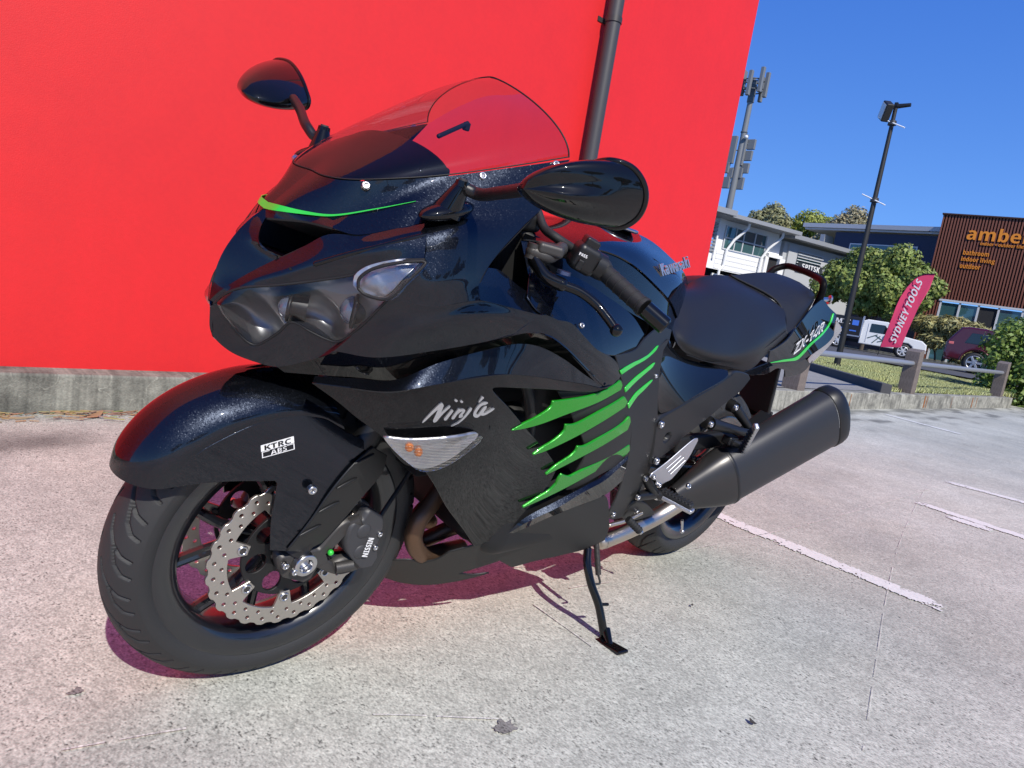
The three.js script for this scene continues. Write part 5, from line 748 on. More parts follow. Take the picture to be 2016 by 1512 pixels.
// --- front mudguard and fork
both('mudguard', bulge(K.F0, K.F1, 50, 14, .003, 1), M.paint);
both('mudguard_side', panel(Q.fenderSide, .004), M.paint);
both('fork_guard', panel(Q.forkGuard, .004), M.satin);
{ const Z = qz(Q.forkGuard), g = []; const c = Q.forkGuard.p; const a = V(c[2][0], c[2][1], 0), b = V(c[7][0], c[7][1], 0);
  for (let i = 0; i < 4; i++) { const t = i / 3; const m0 = V(-.0275 + t * .075, .375 + t * .135, 0); const p = [m0.clone().add(V(-.006, -.004, 0)), m0.clone().add(V(.016, .004, 0)), m0.clone().add(V(.04, .012, 0))]; p.forEach(v => v.z = Z(v.x, v.y) + .0008); const s = new THREE.SphereGeometry(1, 16, 8); s.scale(.023, .0036, .003); const d = p[2].clone().sub(p[0]); s.rotateZ(Math.atan2(d.y, d.x)); s.rotateY(-Math.atan2(d.z, d.x)); s.translate(p[1].x, p[1].y, p[1].z); g.push(s); }
  both('guard_rib', merge(g), M.satin); }
both('mudguard_bolt', boltGeo(V3(K.boltsMisc[0]), V(-.1, 0, 1), .009, .006), M.steel);
{ const ax = V(Math.sin(.4014), Math.cos(.4014), 0), a = V(-.012, .315, .092), b = a.clone().addScaledVector(ax, .3), c = a.clone().addScaledVector(ax, .72);
  both('fork_leg', merge([cyl(a, b, .024, .024, 24), cyl(b, c, .022, .022, 24)]), M.satin);
  B('steering_head', merge([box(.12, .05, .26, .19, .8, 0, .015), box(.12, .035, .26, .27, .985, 0, .012)]), M.black); }
both('axle_clamp', panel(Q.axleClamp, .035, 0, .003), M.castGrey);
both('caliper_arm', panel(Q.caliperArm, .022, 0, .004), M.castGrey);
both('caliper_stud', cyl(V3(K.caliperBracket[3]), V3(K.caliperBracket[4]), .0105, .0105, 18), M.castGrey); both('caliper_stud', cyl(V3(K.caliperBracket[0]), V3(K.caliperBracket[1]), .011, .011, 18), M.castGrey);
{ const [l, r] = both('brake_caliper', merge([panel(Q.caliper, .03, 0, .004), panel(Q.caliper, .02, -.05, .004)]), M.caliper);
  const zc = qz(Q.caliper), at = (x, y, d = 0) => V(x, y, zc(x, y) + d);
  const q = Q.caliper.p, o = at(q[10][0] - .022, q[10][1] + .028), u2 = at(q[4][0] - .012, q[4][1] - .03), hh = o.clone().add(V(-.013, .003, 0));
  part(l, 'lettering', letters('NISSIN', o, o.clone().lerp(u2, .86), hh, .0008, .0066, 'sans_bold', .0), M.white);
  for (const t of [.3, .68]) { const x = q[11][0] + (q[3][0] - q[11][0]) * t - .004, y = q[11][1] + (q[3][1] - q[11][1]) * t, c = at(x, y), g = new THREE.SphereGeometry(.016, 20, 10, 0, Math.PI * 2, 0, Math.PI / 2); g.scale(1, .35, 1); g.rotateX(Math.PI / 2); g.translate(c.x - .006, c.y, c.z - .001); part(l, 'piston_housing', g, M.caliper); part(r, 'piston_housing', mirrorZ(g), M.caliper); }
  for (const [x, y] of [[q[6][0] - .004, q[6][1]], [q[8][0] - .004, q[8][1]]]) { const p = at(x, y); part(l, 'bolt', boltGeo(p, V(0, 0, 1), .006, .004), M.steel); part(r, 'bolt', mirrorZ(boltGeo(p, V(0, 0, 1), .006, .004)), M.steel); } }
both('axle_nut', (() => { const p = V3(K.axle[0]); const t = new THREE.LatheGeometry([[.0125, 0], [.0125, .012], [.0145, .014], [.0205, .014], [.022, .011], [.022, 0]].map(v => new THREE.Vector2(...v)), 36); t.rotateX(Math.PI / 2); t.translate(p.x, p.y, p.z - .012); const h = new THREE.CylinderGeometry(.0125, .0125, .002, 6); h.rotateX(Math.PI / 2); h.translate(p.x, p.y, p.z - .012); return merge([t, h]); })(), M.steel);
for (const p of kp('pinch')) both('pinch_bolt', boltGeo(p, V(0, 0, 1), .007, .006), M.steel);

// --- wheels
function tyreGeo(R, side, halfW, nA, nS, grooves) {
  const P = []; const prof = [];
  for (let j = 0; j <= nS; j++) { const s = -1 + 2 * j / nS, a = Math.abs(s); let r, z;
    if (a < .72) { const q = a / .72, th = q * 1.18; z = halfW * 1.02 * Math.sin(th) / Math.sin(1.18) * .985; r = R - (R - (R - side * .56)) * (1 - Math.cos(th)) / (1 - Math.cos(1.18)); }
    else { const q = (a - .72) / .28; z = halfW * (1 - .30 * q * q + .02 * Math.sin(q * 3.14)); r = R - side * .56 - (side * .47) * q; }
    prof.push([r, z * Math.sign(s), a, s, 0]); }
  { const h = nS >> 1; for (let j = h + 1; j <= nS; j++) prof[j][4] = prof[j - 1][4] + Math.hypot(prof[j][0] - prof[j - 1][0], prof[j][1] - prof[j - 1][1]); for (let j = h - 1; j >= 0; j--) prof[j][4] = prof[j + 1][4] + Math.hypot(prof[j][0] - prof[j + 1][0], prof[j][1] - prof[j + 1][1]); }
  const pos = [], idx = [], uv = [];
  for (let i = 0; i <= nA; i++) { const an = i / nA * Math.PI * 2;
    for (const [r0, z, a, s, arc] of prof) { let r = r0; if (a < .74) { const g = grooves(an, s, arc); r -= g; } pos.push(Math.cos(an) * r, Math.sin(an) * r, z); uv.push(an * R / .3, s * .3); } }
  const n = nS + 1; for (let i = 0; i < nA; i++) for (let j = 0; j < nS; j++) { const a = i * n + j; idx.push(a, a + n, a + 1, a + 1, a + n, a + n + 1); }
  const g = new THREE.BufferGeometry(); g.setAttribute('position', new THREE.Float32BufferAttribute(pos, 3)); g.setAttribute('uv', new THREE.Float32BufferAttribute(uv, 2)); g.setIndex(idx); g.computeVertexNormals(); return g;
}
// hockey-stick grooves: distance to repeated strokes on the unrolled tread (t along, l across, mm)
const tread = (count, R, halfW, deep, dir) => {
  const per = 2 * Math.PI * R * 1000 / count, k = halfW / .0605, S = [[[9, 0], [17, 22], [30, 42], [47, 57], [64, 64]], [[30, 46], [40, 76], [52, 92], [66, 98]]].map(s => s.map(([l, t]) => [l * k, t * per / 78]));
  const d2 = (x, y, a, b) => { const ux = b[0] - a[0], uy = b[1] - a[1], q = Math.max(0, Math.min(1, ((x - a[0]) * ux + (y - a[1]) * uy) / (ux * ux + uy * uy))); return [Math.hypot(x - a[0] - ux * q, y - a[1] - uy * q), q]; };
  return (an, s, arc) => { const l = Math.abs(arc) * 1000, t0 = dir * an * R * 1000 + (s < 0 ? per / 2 : 0); let best = 9; if (l > 71 * k) return 0;
    for (const st of S) { const m = st[st.length >> 1][1], base = ((t0 - m) % per + per * 1.5) % per - per / 2 + m; for (const t of [base, base - per, base + per]) for (let i = 0; i < st.length - 1; i++) { const [d] = d2(l, t, st[i], st[i + 1]); const w = i === 0 ? .75 : 1; best = Math.min(best, d / w); } }
    const x = best / 3.0; return x > 1 ? 0 : deep * Math.min(1, (1 - x) * 2.2); };
};
function discGeo(R, r0, r1, waves, tabs, th) {
  const s = new THREE.Shape(), n = waves * 10; for (let i = 0; i <= n; i++) { const a = i / n * Math.PI * 2, w = R - .0022 + .0022 * Math.min(1, Math.max(-1, Math.cos(a * waves) * 1.8)); i ? s.lineTo(Math.cos(a) * w, Math.sin(a) * w) : s.moveTo(w, 0); }
  const inn = new THREE.Path(), m = 420; for (let i = 0; i <= m; i++) { const a = -i / m * Math.PI * 2; let d = 9; for (let k = 0; k < 7; k++) { let e = a - (tabs + k * Math.PI * 2 / 7); e = Math.atan2(Math.sin(e), Math.cos(e)); d = Math.min(d, Math.abs(e)); } const w = d < .105 ? r1 - .013 : d < .145 ? r1 - .013 + (r0 - r1 + .013) * (d - .105) / .04 : r0; i ? inn.lineTo(Math.cos(a) * w, Math.sin(a) * w) : inn.moveTo(Math.cos(a) * w, Math.sin(a) * w); }
  s.holes.push(inn);
  for (const [r, o, q] of [[R - .0125, 0, .0043], [R - .0265, .5, .0041]]) for (let i = 0; i < waves; i++) { const a = (i + o) / waves * Math.PI * 2, h = new THREE.Path(); h.absarc(Math.cos(a) * r, Math.sin(a) * r, q, 0, Math.PI * 2, true); s.holes.push(h); }
  const g = new THREE.ExtrudeGeometry(s, { depth: th, bevelEnabled: true, bevelSize: .0005, bevelThickness: .0005, bevelSegments: 1, curveSegments: 5 }); return g;
}
function wheel(name, R, side, halfW, pos, quat, front) {
  const w = new THREE.Group(); w.name = name; w.position.copy(pos); if (quat) w.quaternion.copy(quat); bike.add(w);
  const rimR = R - side;
  part(w, 'tyre', tyreGeo(R, side, halfW, front ? 1200 : 700, front ? 120 : 72, tread(front ? 24 : 16, R, halfW, .0075, front ? 1 : -1)), M.tyre);
  if (front) { const tx = [], say = (str, a0) => { let a = a0; for (const ch of str) { if (ch === ' ') { a -= .03; continue; } const g = new TextGeometry(ch, { font: fonts.sans_bold, size: .011, depth: .0012, curveSegments: 3 }); g.computeBoundingBox(); const wd = g.boundingBox.max.x; g.translate(-wd / 2, 0, 0); g.rotateX(-.12); g.translate(0, .250, halfW * .93); g.rotateZ(a - Math.PI / 2); tx.push(g); a -= (wd + .0035) / .25; } }; say('120/70 ZR 17 M/C (58W)', -.9); say('RADIAL TUBELESS', 2.2); say('DOT SL F8', 5.9); part(w, 'sidewall_lettering', merge(tx), M.tyre); }
  const hw = halfW * .84, pr = [[rimR - .028, 0], [rimR - .026, hw * .5], [rimR - .012, hw * .86], [rimR - .004, hw * .95], [rimR + .010, hw * .97], [rimR + .0145, hw * 1.0], [rimR + .0135, hw * 1.06], [rimR + .006, hw * 1.08], [rimR - .004, hw * 1.05], [rimR - .012, hw * 1.0], [rimR - .030, hw * .9], [rimR - .036, hw * .5], [rimR - .037, 0]];
  const prof = [...pr.map(([r, z]) => new THREE.Vector2(r, z)), ...pr.slice(0, -1).reverse().map(([r, z]) => new THREE.Vector2(r, -z))]; const rg = new THREE.LatheGeometry(prof, 120); rg.rotateX(Math.PI / 2);
  const sp = []; const n = 5; const inner = .042, outer = rimR - .033;
  for (let k = 0; k < n; k++) for (const d of [-.16, .16]) { const a = k / n * Math.PI * 2 + (front ? .52 : .2), a0 = a + d * .6, a1 = a + d * 1.9; const p = [V(Math.cos(a0) * inner, Math.sin(a0) * inner, 0), V(Math.cos((a0 + a1) / 2) * (inner + outer) / 2, Math.sin((a0 + a1) / 2) * (inner + outer) / 2, .004), V(Math.cos(a1) * outer, Math.sin(a1) * outer, 0)]; const t = tube(p, .0095, 16, 10); const c = t.attributes.position; for (let i = 0; i < c.count; i++) c.setZ(i, c.getZ(i) * 1.5); t.computeVertexNormals(); sp.push(t); }
  const hub = new THREE.CylinderGeometry(.05, .05, .10, 36); hub.rotateX(Math.PI / 2);
  part(w, 'rim', rg, M.rimBlack ??= phy({ color: lin(.006, .007, .010), roughness: .35, clearcoat: .9, clearcoatRoughness: .08 }));
  for (const s of sp) part(w, 'spoke', s, M.rimBlack);
  part(w, 'hub', hub, M.rimBlack);
  return w;
}
{
  const ax = V(Math.sin(.40143), Math.cos(.40143), 0).normalize(), q = new THREE.Quaternion().setFromAxisAngle(ax, -.0295), o = V(-.093, 0, 0), p = V(0, .3, 0).sub(o).applyQuaternion(q).add(o);
  const w = wheel('front_wheel', .300, .0765, .0605, p, q, true);
  const t0 = 169.4 * Math.PI / 180;
  for (const s of [1, -1]) {
    const d = discGeo(.155, .1195, .1, 28, t0, .0045); d.translate(0, 0, s > 0 ? .0675 : -.072); part(w, 'brake_disc', d, M.disc);
    const bob = [], wash = []; for (let k = 0; k < 7; k++) { const a = t0 + k * Math.PI * 2 / 7, x = Math.cos(a) * .0985, y = Math.sin(a) * .0985; const r = new THREE.TorusGeometry(.0075, .0022, 8, 22); r.translate(x, y, s * .0735); bob.push(r); const c = new THREE.CylinderGeometry(.006, .006, .012, 16); c.rotateX(Math.PI / 2); c.translate(x, y, s * .068); wash.push(c);
    }
    bob.forEach(g => part(w, 'bobbin', g, M.steel)); wash.forEach(g => part(w, 'bobbin_core', g, M.castGrey));
    const cs = new THREE.Shape(); cs.absarc(0, 0, .0925, 0, Math.PI * 2, false); const hole = new THREE.Path(); hole.absarc(0, 0, .040, 0, Math.PI * 2, true); cs.holes.push(hole);
    for (let k = 0; k < 7; k++) { const a = t0 + (k + .5) * Math.PI * 2 / 7, e = new THREE.Path(), c1 = new THREE.Path(); e.absellipse(Math.cos(a) * .066, Math.sin(a) * .066, .0215, .0185, 0, Math.PI * 2, true, a + .55 * s); cs.holes.push(e); c1.absellipse(Math.cos(a) * .0985, Math.sin(a) * .0985, .004, .012, 0, Math.PI * 2, true, a); }
    const cg = new THREE.ExtrudeGeometry(cs, { depth: .005, bevelEnabled: true, bevelSize: .0008, bevelThickness: .0008, bevelSegments: 1, curveSegments: 24 }); cg.translate(0, 0, s > 0 ? .062 : -.067); part(w, 'disc_carrier', cg, M.black);
  }
  wheel('rear_wheel', .315, .098, .095, V(1.48, .315, 0), null, false);
}

// --- tank, seats, tail
both('tank_top', loft([K.K0, K.K1, K.K2], 44, 9, .003, V(0, 1, .6)), M.paint);
both('tank_side', loft([K.K2.map(([x, y, z]) => [x, y - .004, z - .004]), K.K3], 44, 8, .003, V(0, .3, 1)), M.paint);
B('tank_rear', loft([[V(1.121, .894, -.001), V(1.1, .875, .07), V(.97, .84, .12), V(.92, .82, .13)], [V(1.06, .82, -.001), V(1.03, .8, .07), V(.95, .78, .12), V(.92, .77, .13)]], 16, 5, .003, V(1, 0, .2)), M.paint);
{ const c = V(.70, 1.02, 0), g = new THREE.TorusGeometry(.052, .007, 10, 48); g.rotateX(Math.PI / 2); g.scale(1, .7, 1); g.rotateZ(-.02); g.translate(c.x, c.y, c.z); const d = new THREE.CylinderGeometry(.047, .047, .006, 40); d.translate(c.x, c.y, c.z); B('filler_cap', merge([g, d]), M.steel); }
both('rider_seat', loft([K.T0, K.T1, K.T2, K.T3], 40, 10, .004, V(0, 1, 1)), M.vinyl);
both('pillion_seat', loft([K.P0, K.P1, K.P2], 30, 10, .004, V(0, 1, 1)), M.vinyl);
both('seat_seam', tube([K.P0[0], ...[K.P1[0], K.P2[0]]].map(p => [p[0] - .004, p[1], p[2]]), .003, 30, 8), M.black);
both('seat_piping', tube(K.SP, .0013, 40, 6), M.black);
B('brake_hose', tube(K.BH, .0045, 30, 8), M.rubber); B('hose_clip', new THREE.SphereGeometry(.006, 12, 8).translate(...K.GC[0]), M.greenLine);
both('side_cover', panel(Q.sideCover, .005, 0, .004), M.gloss);
both('frame_cover', panel(Q.frameCover, .004), M.matte);
for (const n of ['stripe1', 'stripe2', 'stripe3']) both('green_stripe', panel(Q[n], .003, 0, .0006, .005), M.greenLine);
both('frame_plate', panel(Q.framePlate, .022, 0, .004), M.satin);
both('tail_panel', panel(Q.tailPanel, .004), M.paint);
both('tail_stripe', panel(Q.tailStripe, .0025, 0, .0005, .005), M.greenLine);
both('tail_lamp', panel(Q.tailLamp, .004), M.tailLens);
both('under_tail', panel(Q.underTail, .004), M.gloss);
B('tail_core', merge([box(.45, .08, .24, 1.62, .82, 0, .03), box(.3, .1, .2, 1.35, .74, 0, .03)]), M.black);
B('seat_base', merge([box(.5, .08, .26, 1.2, .80, 0, .03), box(.3, .12, .22, 1.02, .78, 0, .03)]), M.black);
B('grab_rail', tube(kp('grab'), .0115, 70, 12), M.rail);
B('rail_hook', merge([cyl(V3(K.hook[0]), V3(K.hook[1]), .008, .008, 14), cyl(V3(K.hook[1]), V3(K.hook[1]).add(V(.004, 0, .004)), .016, .015, 16)]), M.steel);
B('plate_hanger', (() => { const g = merge([box(.02, .2, .13, 0, 0, 0, .006), box(.014, .07, .1, .012, -.12, .02, .004)]); g.rotateZ(.35); g.translate(1.80, .62, .0); return g; })(), M.black);
B('licence_lamp', (() => { const g = box(.05, .035, .1, 1.83, .49, .0, .01); return g; })(), M.black);

// --- handlebar, lever, switchgear
{ const [a, b] = kp('grip'), d = b.clone().sub(a), g = [];
  const [l, r] = both('grip', cyl(a, b, .0165, .0165, 28), M.rubber);
  const rib = []; for (let i = 0; i < 6; i++) { const p = a.clone().addScaledVector(d, .06 + i * .17), t = new THREE.TorusGeometry(.0165, .0013, 6, 28); t.applyQuaternion(new THREE.Quaternion().setFromUnitVectors(V(0, 0, 1), d.clone().normalize())); t.translate(p.x, p.y, p.z); rib.push(t); }
  const fl = cyl(a.clone().addScaledVector(d, -.04), a.clone().addScaledVector(d, .06), .022, .018, 28), fe = cyl(a.clone().addScaledVector(d, .95), b, .0185, .0185, 28);
  part(l, 'grip_rib', merge([...rib, fl, fe]), M.rubber); part(r, 'grip_rib', mirrorZ(merge([...rib, fl, fe])), M.rubber);
  const [e, f] = kp('barEnd'), ed = f.clone().sub(e).normalize(); both('bar_end', merge([cyl(e.clone().addScaledVector(ed, .003), f, .0165, .0165, 32), cyl(f, f.clone().addScaledVector(ed, .003), .0165, .0135, 32)]), M.gloss);
  both('handlebar', tube([a.clone().addScaledVector(d, .02), a.clone().addScaledVector(d, -.3), V(.33, .95, .14), V(.30, .96, .11)], .012, 20, 12), M.black);
  const lv = kp('lever'); const [ll] = both('lever', (() => { const t = tube(lv, .0085, 60, 14); const p = t.attributes.position; const s = new THREE.SphereGeometry(.0115, 22, 14), q = lv[lv.length - 1]; s.translate(q.x, q.y, q.z); const blade = tube(lv.slice(0, 3), .0125, 24, 12); return merge([t, s, blade]); })(), M.gloss);
  const dial = new THREE.CylinderGeometry(.0125, .0125, .006, 20); dial.translate(.283, .924, .252); part(ll, 'adjuster_dial', dial, std({ color: lin(.10, .13, .24), metalness: .8, roughness: .3 }));
  const sw = kp('switch'), sd = sw[2].clone().sub(sw[0]).normalize(); const qs = new THREE.Quaternion().setFromUnitVectors(V(0, 0, 1), sd);
  const sg = merge([(() => { const g = new RoundedBoxGeometry(.046, .052, .052, 3, .012); g.applyQuaternion(qs); return g; })(), (() => { const g = new RoundedBoxGeometry(.03, .018, .03, 2, .005); g.translate(0, .03, -.004); g.applyQuaternion(qs); return g; })(), (() => { const g = new THREE.CylinderGeometry(.024, .024, .018, 28); g.rotateX(Math.PI / 2); g.translate(0, 0, .03); g.applyQuaternion(qs); return g; })()]); sg.translate(sw[1].x, sw[1].y, sw[1].z);
  const [sl] = both('switch_housing', sg, M.satin);
  { const o = sw[1].clone().add(V(-.028, .004, .010)), n = V(-1, .15, .25); part(sl, 'lettering', letters('PASS', o, o.clone().add(V(.006, -.002, .015)), o.clone().add(V(.0015, .0055, -.001)), .0006, .001), M.white); part(sl, 'button', (() => { const g = new RoundedBoxGeometry(.008, .02, .012, 2, .003); g.applyQuaternion(qs); g.translate(o.x + .004, o.y - .016, o.z + .004); return g; })(), M.black); }
  const pc = kp('perch'); both('lever_perch', merge([tube(pc, .0125, 24, 14), (() => { const g = new RoundedBoxGeometry(.05, .022, .028, 3, .008); g.rotateY(-.5); g.translate(pc[1].x, pc[1].y + .012, pc[1].z); return g; })(), cyl(pc[0].clone().add(V(0, -.012, 0)), pc[0].clone().add(V(0, .014, 0)), .011, .011, 18)]), M.castGrey);
  both('hose', tube([...kp('hose'), V(.36, .96, .2)], .0085, 30, 10), M.rubber);
}

// --- exhaust
{
  const A = V3(K.muffF[0]), Bq = V3(K.muffR[0]), Cc = V3(K.muffC[0]); const d = Bq.clone().sub(A).normalize();
  const up = V(0, 1, 0).addScaledVector(d, -d.y).normalize(), sd = d.clone().cross(up).normalize();          // sd points to the right of the machine
  const ring = (c, a, b, n = 40) => Array.from({ length: n + 1 }, (_, i) => { const t = i / n * Math.PI * 2, cs = Math.cos(t), sn = Math.sin(t), e = 2 / 2.6; const u = Math.sign(cs) * Math.pow(Math.abs(cs), e) * a * (1 - .22 * sn), v = Math.sign(sn) * Math.pow(Math.abs(sn), e) * b; return c.clone().addScaledVector(sd, -u).addScaledVector(up, v); });
  const L = (t) => A.clone().lerp(Bq, t);
  const body = [], cap = [], cone = [];
  for (let i = 0; i <= 12; i++) { const t = i / 12 * .9; body.push(ring(L(t), .060 + .008 * t, .088 + .010 * t)); }
  for (const [t, s] of [[.905, 1.0], [.91, 1.05], [.96, 1.06], [1.0, 1.03], [1.02, .96], [1.02, .6]]) cap.push(ring(L(t), .068 * s, .097 * s));
  for (const [t, s] of [[.0, 1.03], [-.03, 1.02], [-.10, .96], [-.22, .78], [-.36, .56], [-.46, .42]]) cone.push(ring(Cc.clone().lerp(A, 1 + t * 2), .060 * s, .088 * s));
  both('silencer', sheet(body, .002, V(0, 0, 1)), M.silencer ??= std({ color: lin(.032, .033, .037), metalness: .3, roughness: .40, bumpMap: rep(grainBump, 10), bumpScale: .0001 }));
  both('silencer_band', sheet([[-.012, 1.0], [-.01, 1.045], [.012, 1.045], [.014, 1.0]].map(([t, s]) => ring(L(t), .0605 * s, .0885 * s)), .001, V(0, 0, 1)), M.satin);
  both('silencer_cap', sheet(cap, .002, V(1, 0, 1)), M.satin);
  both('silencer_cone', sheet(cone, .002, V(0, 0, 1)), M.coneGrey ??= std({ color: lin(.055, .053, .053), metalness: .6, roughness: .34 }));
  both('link_pipe', tube(kp('linkPipe'), .024, 40, 20), M.chrome);
  both('silencer_bracket', (() => { const c = L(.34), g = new RoundedBoxGeometry(.15, .012, .05, 2, .004); g.rotateZ(Math.atan2(d.y, d.x)); g.translate(c.x, c.y, c.z); const o = up.clone().multiplyScalar(.082).addScaledVector(sd, -.035); g.translate(o.x, o.y, o.z); return g; })(), M.satin);
  both('cone_bolt', boltGeo(V3(K.boltsMisc[1]), V(-.2, .4, 1), .009, .004), M.steel);
}
// --- rests, stand, rear brackets
{ const [a, b] = kp('peg'), d = b.clone().sub(a), n = d.clone().normalize(); const q = new THREE.Quaternion().setFromUnitVectors(V(0, 0, 1), n);
  const put = g => { g.applyQuaternion(q); const m = a.clone().lerp(b, .5); g.translate(m.x, m.y, m.z); return g; }, L = d.length();
  const [l, r] = both('footrest', put(new RoundedBoxGeometry(.03, .012, L, 3, .004)), M.alloy);
  const rib = merge([put((() => { const g = new RoundedBoxGeometry(.029, .014, L * .92, 3, .005); g.translate(0, .012, -.002); return g; })()), ...Array.from({ length: 9 }, (_, i) => put((() => { const g = new RoundedBoxGeometry(.031, .004, .005, 1, .0015); g.translate(0, .0195, -L * .4 + i * L * .095); return g; })()))]);
  part(l, 'rubber', rib, M.rubber); part(r, 'rubber', mirrorZ(rib), M.rubber);
  const pin = merge([cyl(...kp('pegPin'), .004, .003, 12), (() => { const g = new THREE.SphereGeometry(.006, 14, 10), p = V3(K.pegPin[1]); g.translate(p.x, p.y, p.z); return g; })()]); part(l, 'feeler', pin, M.steel); part(r, 'feeler', mirrorZ(pin), M.steel);
  const t = kp('bracketA'); both('rest_bracket', merge([cyl(t[0], t[1], .013, .014), cyl(t[1], t[2], .014, .013), cyl(t[1], a.clone().lerp(b, .1), .014, .015)]), M.satin);
  both('heel_guard', panel(Q.heelGuard, .003, 0, .0006, .004), M.alloy);
  for (const i of [2, 3, 4, 9]) both('cover_bolt', boltGeo(V3(K.boltsMisc[i]), V(0, 0, 1), .008, .006), M.steel);
  for (const i of [5, 6]) both('guard_bolt', boltGeo(V3(K.boltsMisc[i]), V(0, 0, 1), .007, .004), M.steel);
  for (const i of [7, 8]) both('plate_bolt', boltGeo(V3(K.knee[i]), V(0, 0, 1), .010, .005), M.steel);
  for (const i of [7, 8]) both('bracket_bolt', boltGeo(V3(K.boltsMisc[i]), V(0, 0, 1), .010, .005), M.steel);
  both('trim_screw', boltGeo(V3(K.knee[0]), V(-.3, .6, 1), .006, .003), M.steel); both('trim_screw', boltGeo(V3(K.knee[9]), V(0, 0, 1), .006, .003), M.steel);
  both('gear_cover', panel(Q.gearCover, .03, 0, .004), M.satin); B('gear_cover_bolt', boltGeo(V3(K.knee[6]), V(0, .2, 1), .008, .006), M.steel);
  const s = kp('shifter'); const gs = B('gear_pedal', merge([cyl(s[0], s[1].clone().lerp(s[0], .12), .0095, .0095, 18), ...Array.from({ length: 6 }, (_, i) => { const p = s[0].clone().lerp(s[1], .1 + i * .14), g = new THREE.TorusGeometry(.0088, .0022, 6, 18); g.applyQuaternion(new THREE.Quaternion().setFromUnitVectors(V(0, 0, 1), s[1].clone().sub(s[0]).normalize())); g.translate(p.x, p.y, p.z); return g; })]), M.rubber);
  part(gs, 'pedal_tip', cyl(s[1].clone().lerp(s[0], .12), s[1], .007, .006, 14), M.steel); B('gear_linkage', tube(kp('shiftRod'), .006, 20, 10), M.chrome);
  const a1 = kp('arm1'), a2 = kp('arm2'); both('rest_hanger', merge([cyl(a1[0].clone().add(V(0, 0, -.02)), a1[0], .021, .019), cyl(a1[0], a1[2], .018, .010), cyl(a2[0].clone().add(V(0, 0, -.02)), a2[0], .02, .018), cyl(a2[0], a2[2], .017, .010), tube(a1, .012, 12, 10)]), M.satin);
  const pp = kp('ppeg'); const pd = pp[1].clone().sub(pp[0]), pq = new THREE.Quaternion().setFromUnitVectors(V(0, 0, 1), pd.clone().normalize()); const pg = new RoundedBoxGeometry(.014, .02, pd.length(), 3, .005); pg.applyQuaternion(pq); const pm = pp[0].clone().lerp(pp[1], .5); pg.translate(pm.x, pm.y, pm.z);
  const [pl, pr] = both('pillion_rest', pg, M.alloy); const pr2 = merge(Array.from({ length: 8 }, (_, i) => { const g = new RoundedBoxGeometry(.012, .022, .004, 1, .0015); g.translate(-.006, .001, -pd.length() * .3 + i * pd.length() * .09); g.applyQuaternion(pq); g.translate(pm.x, pm.y, pm.z); return g; })); part(pl, 'rubber', pr2, M.rubber); part(pr, 'rubber', mirrorZ(pr2), M.rubber);
  const pb = kp('pegBlock'); both('rest_block', merge([cyl(pb[0], pb[1], .016, .013), box(.05, .026, .03, pb[0].x, pb[0].y + .004, pb[0].z, .006)]), M.satin);
  const sp = kp('stand'), st = B('side_stand', tube(sp, .0105, 60, 14), M.gloss); const ft = kp('standFoot'); const fd = ft[1].clone().sub(ft[0]); const fq = new THREE.Quaternion().setFromUnitVectors(V(0, 0, 1), fd.clone().normalize()); const fg = new RoundedBoxGeometry(.034, .009, fd.length() + .02, 3, .004); fg.applyQuaternion(fq); fg.rotateX(0); const fm = ft[0].clone().lerp(ft[1], .5); fg.translate(fm.x, fm.y + .002, fm.z); part(st, 'foot_plate', merge([fg, cyl(sp[5].clone().add(V(0, .03, -.01)), ft[0].clone().lerp(ft[1], .45), .012, .008)]), M.gloss);
  part(st, 'knob', tube(kp('standKnob'), .0042, 12, 8), M.gloss);
  const ss = kp('spring'); part(st, 'spring', (() => { const c = [], N = 170; const D = ss[2].clone().sub(ss[0]), u = V(1, 0, 0), v = D.clone().normalize().cross(u).normalize(); for (let i = 0; i <= N; i++) { const t = i / N; c.push(ss[0].clone().addScaledVector(D, t).addScaledVector(u, .0065 * Math.cos(t * 26 * 6.283)).addScaledVector(v, .0065 * Math.sin(t * 26 * 6.283))); } return new THREE.TubeGeometry(new THREE.CatmullRomCurve3(c), 600, .0014, 6); })(), M.castGrey);
  part(st, 'spring_hook', tube(kp('springHook'), .003, 14, 8), M.castGrey);
  // swing arm, chain and sprocket side
  both('swing_arm', merge([(() => { const g = new RoundedBoxGeometry(.56, .085, .034, 3, .014); g.rotateZ(-.10); g.translate(1.22, .37, .125); return g; })(), cyl(V(.96, .39, .0), V(.96, .39, .15), .05, .05, 24)]), M.gloss);
  B('chain_guard', (() => { const g = new RoundedBoxGeometry(.40, .05, .03, 3, .01); g.rotateZ(.02); g.translate(1.28, .50, .145); return g; })(), M.black);
  const chain = []; for (const [p, r] of [[V(.93, .46, .11), V(1.48, .40, .11)], [V(.93, .36, .11), V(1.48, .235, .11)]]) for (let i = 0; i < 36; i++) { const c = p.clone().lerp(r, i / 36), g = new RoundedBoxGeometry(.0135, .009, i % 2 ? .016 : .010, 1, .003); g.translate(c.x, c.y, c.z); chain.push(g); }
  B('chain', merge(chain), M.castGrey);
  const spr = new THREE.CylinderGeometry(.09, .09, .008, 44); spr.rotateX(Math.PI / 2); spr.translate(1.48, .315, .11); B('sprocket', spr, M.castGrey);
}
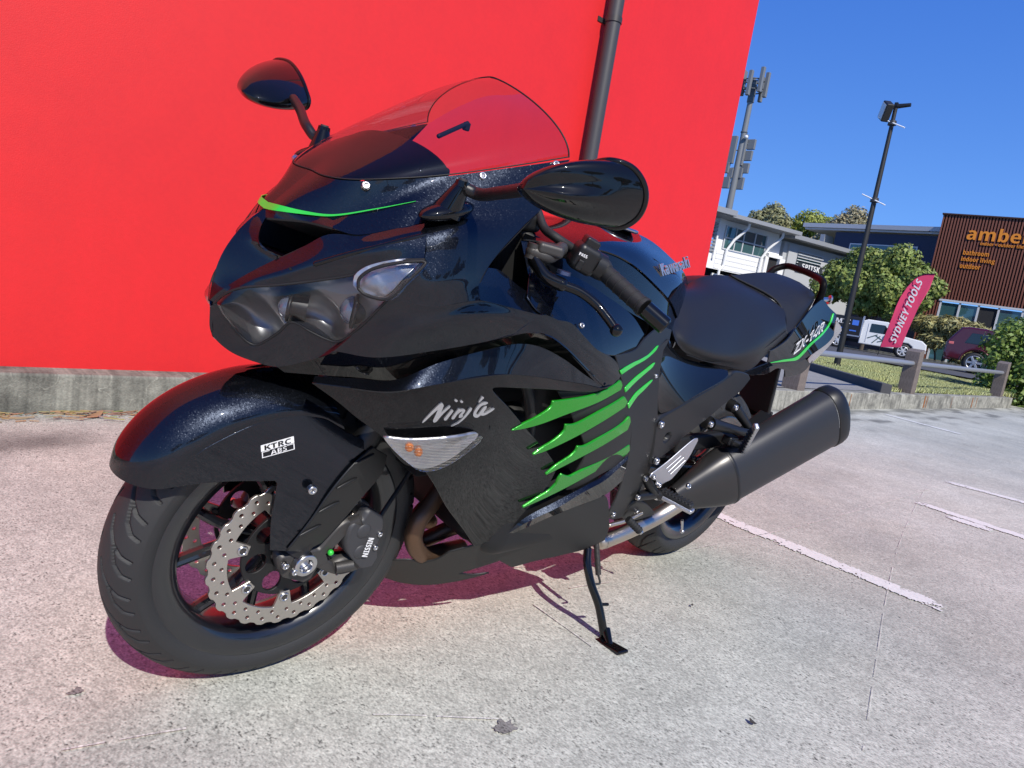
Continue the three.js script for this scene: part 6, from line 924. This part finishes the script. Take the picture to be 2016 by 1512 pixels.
// --- marks
{ const e = (n, s, f, d, l, sh) => { const [o, r, u] = K[n].map(V3); return letters(s, o, r, u, d, l, f, sh); };
  { const Z = qz(Q.sidePanel), gs = SCRIPT.map(([pts, w0, w1]) => { const c = spline(pts.map(([x, y]) => V(x, y, 0)), 22), a = [], b = []; c.forEach((p, i) => { const t = i / 21, d = c[Math.min(21, i + 1)].clone().sub(c[Math.max(0, i - 1)]).normalize(), w = (w0 + (w1 - w0) * t) * .0006 * Math.min(1, .35 + i * .4) * Math.min(1, .35 + (21 - i) * .4), n = V(-d.y, d.x, 0); for (const [arr, s] of [[a, 1], [b, -1]]) { const q = p.clone().addScaledVector(n, s * w); q.z = Z(q.x, q.y) + .0035; arr.push(q); } }); return sheet([a, b], .003, V(0, 0, 1)); });
    B('lettering', merge(gs), M.emblem, 'raised silver script on the side fairing'); }
  B('lettering', e('emblemTank', 'Kawasaki', 'sans_bold', .004, .006, 0), M.emblem, 'raised silver letters on the tank');
  const tl = B('lettering', e('emblemTail', 'ZX-14R', 'sans_bold', .0008, .0035, .15), M.white, 'white outlined model lettering on the tail');
  { const [o, r, u] = K.emblemTail.map(V3); part(tl, 'letter_core', letters('ZX-14R', o, r, u, .0004, .0046, 'sans_bold', .15, -.085), M.paint); }
  const Zf = qz(Q.fenderSide), [o, r, u] = K.emblemFender.map(V3), h = u.clone().sub(o), x = r.clone().sub(o), pt = (a, b2, d) => { const q = o.clone().addScaledVector(x, a).addScaledVector(h, b2); q.z = Zf(q.x, q.y) + d; return q; };
  const strip = (a0, a1, b0, b1, d) => sheet([span(a0, a1, 12).map(a => pt(a, b1, d)), span(a0, a1, 12).map(a => pt(a, b0, d))], .0005, V(0, 0, 1));
  const bd = B('badge', merge([strip(0, 1, .5, 1, .0012), strip(.02, 1, .0, .05, .0012), strip(.02, .05, .05, .45, .0012), strip(.97, 1, .05, .45, .0012), strip(.02, .25, .42, .46, .0012), strip(.78, 1, .42, .46, .0012)]), M.white, 'small white badge on the mudguard');
  const lt = (s, a0, a1, b0, b1, d) => { const g = letters(s, pt(a0, b0, 0), pt(a1, b0, 0), pt(a0, b1, 0), .0005, 0), p = g.attributes.position; for (let i = 0; i < p.count; i++) p.setZ(i, Zf(p.getX(i), p.getY(i)) + d); return g; };
  part(bd, 'lettering', lt('KTRC', .1, .9, .57, .94, .0020), M.black); part(bd, 'lettering', lt('ABS', .28, .76, .08, .44, .0014), M.white);
}

renderer.render(scene, camera);
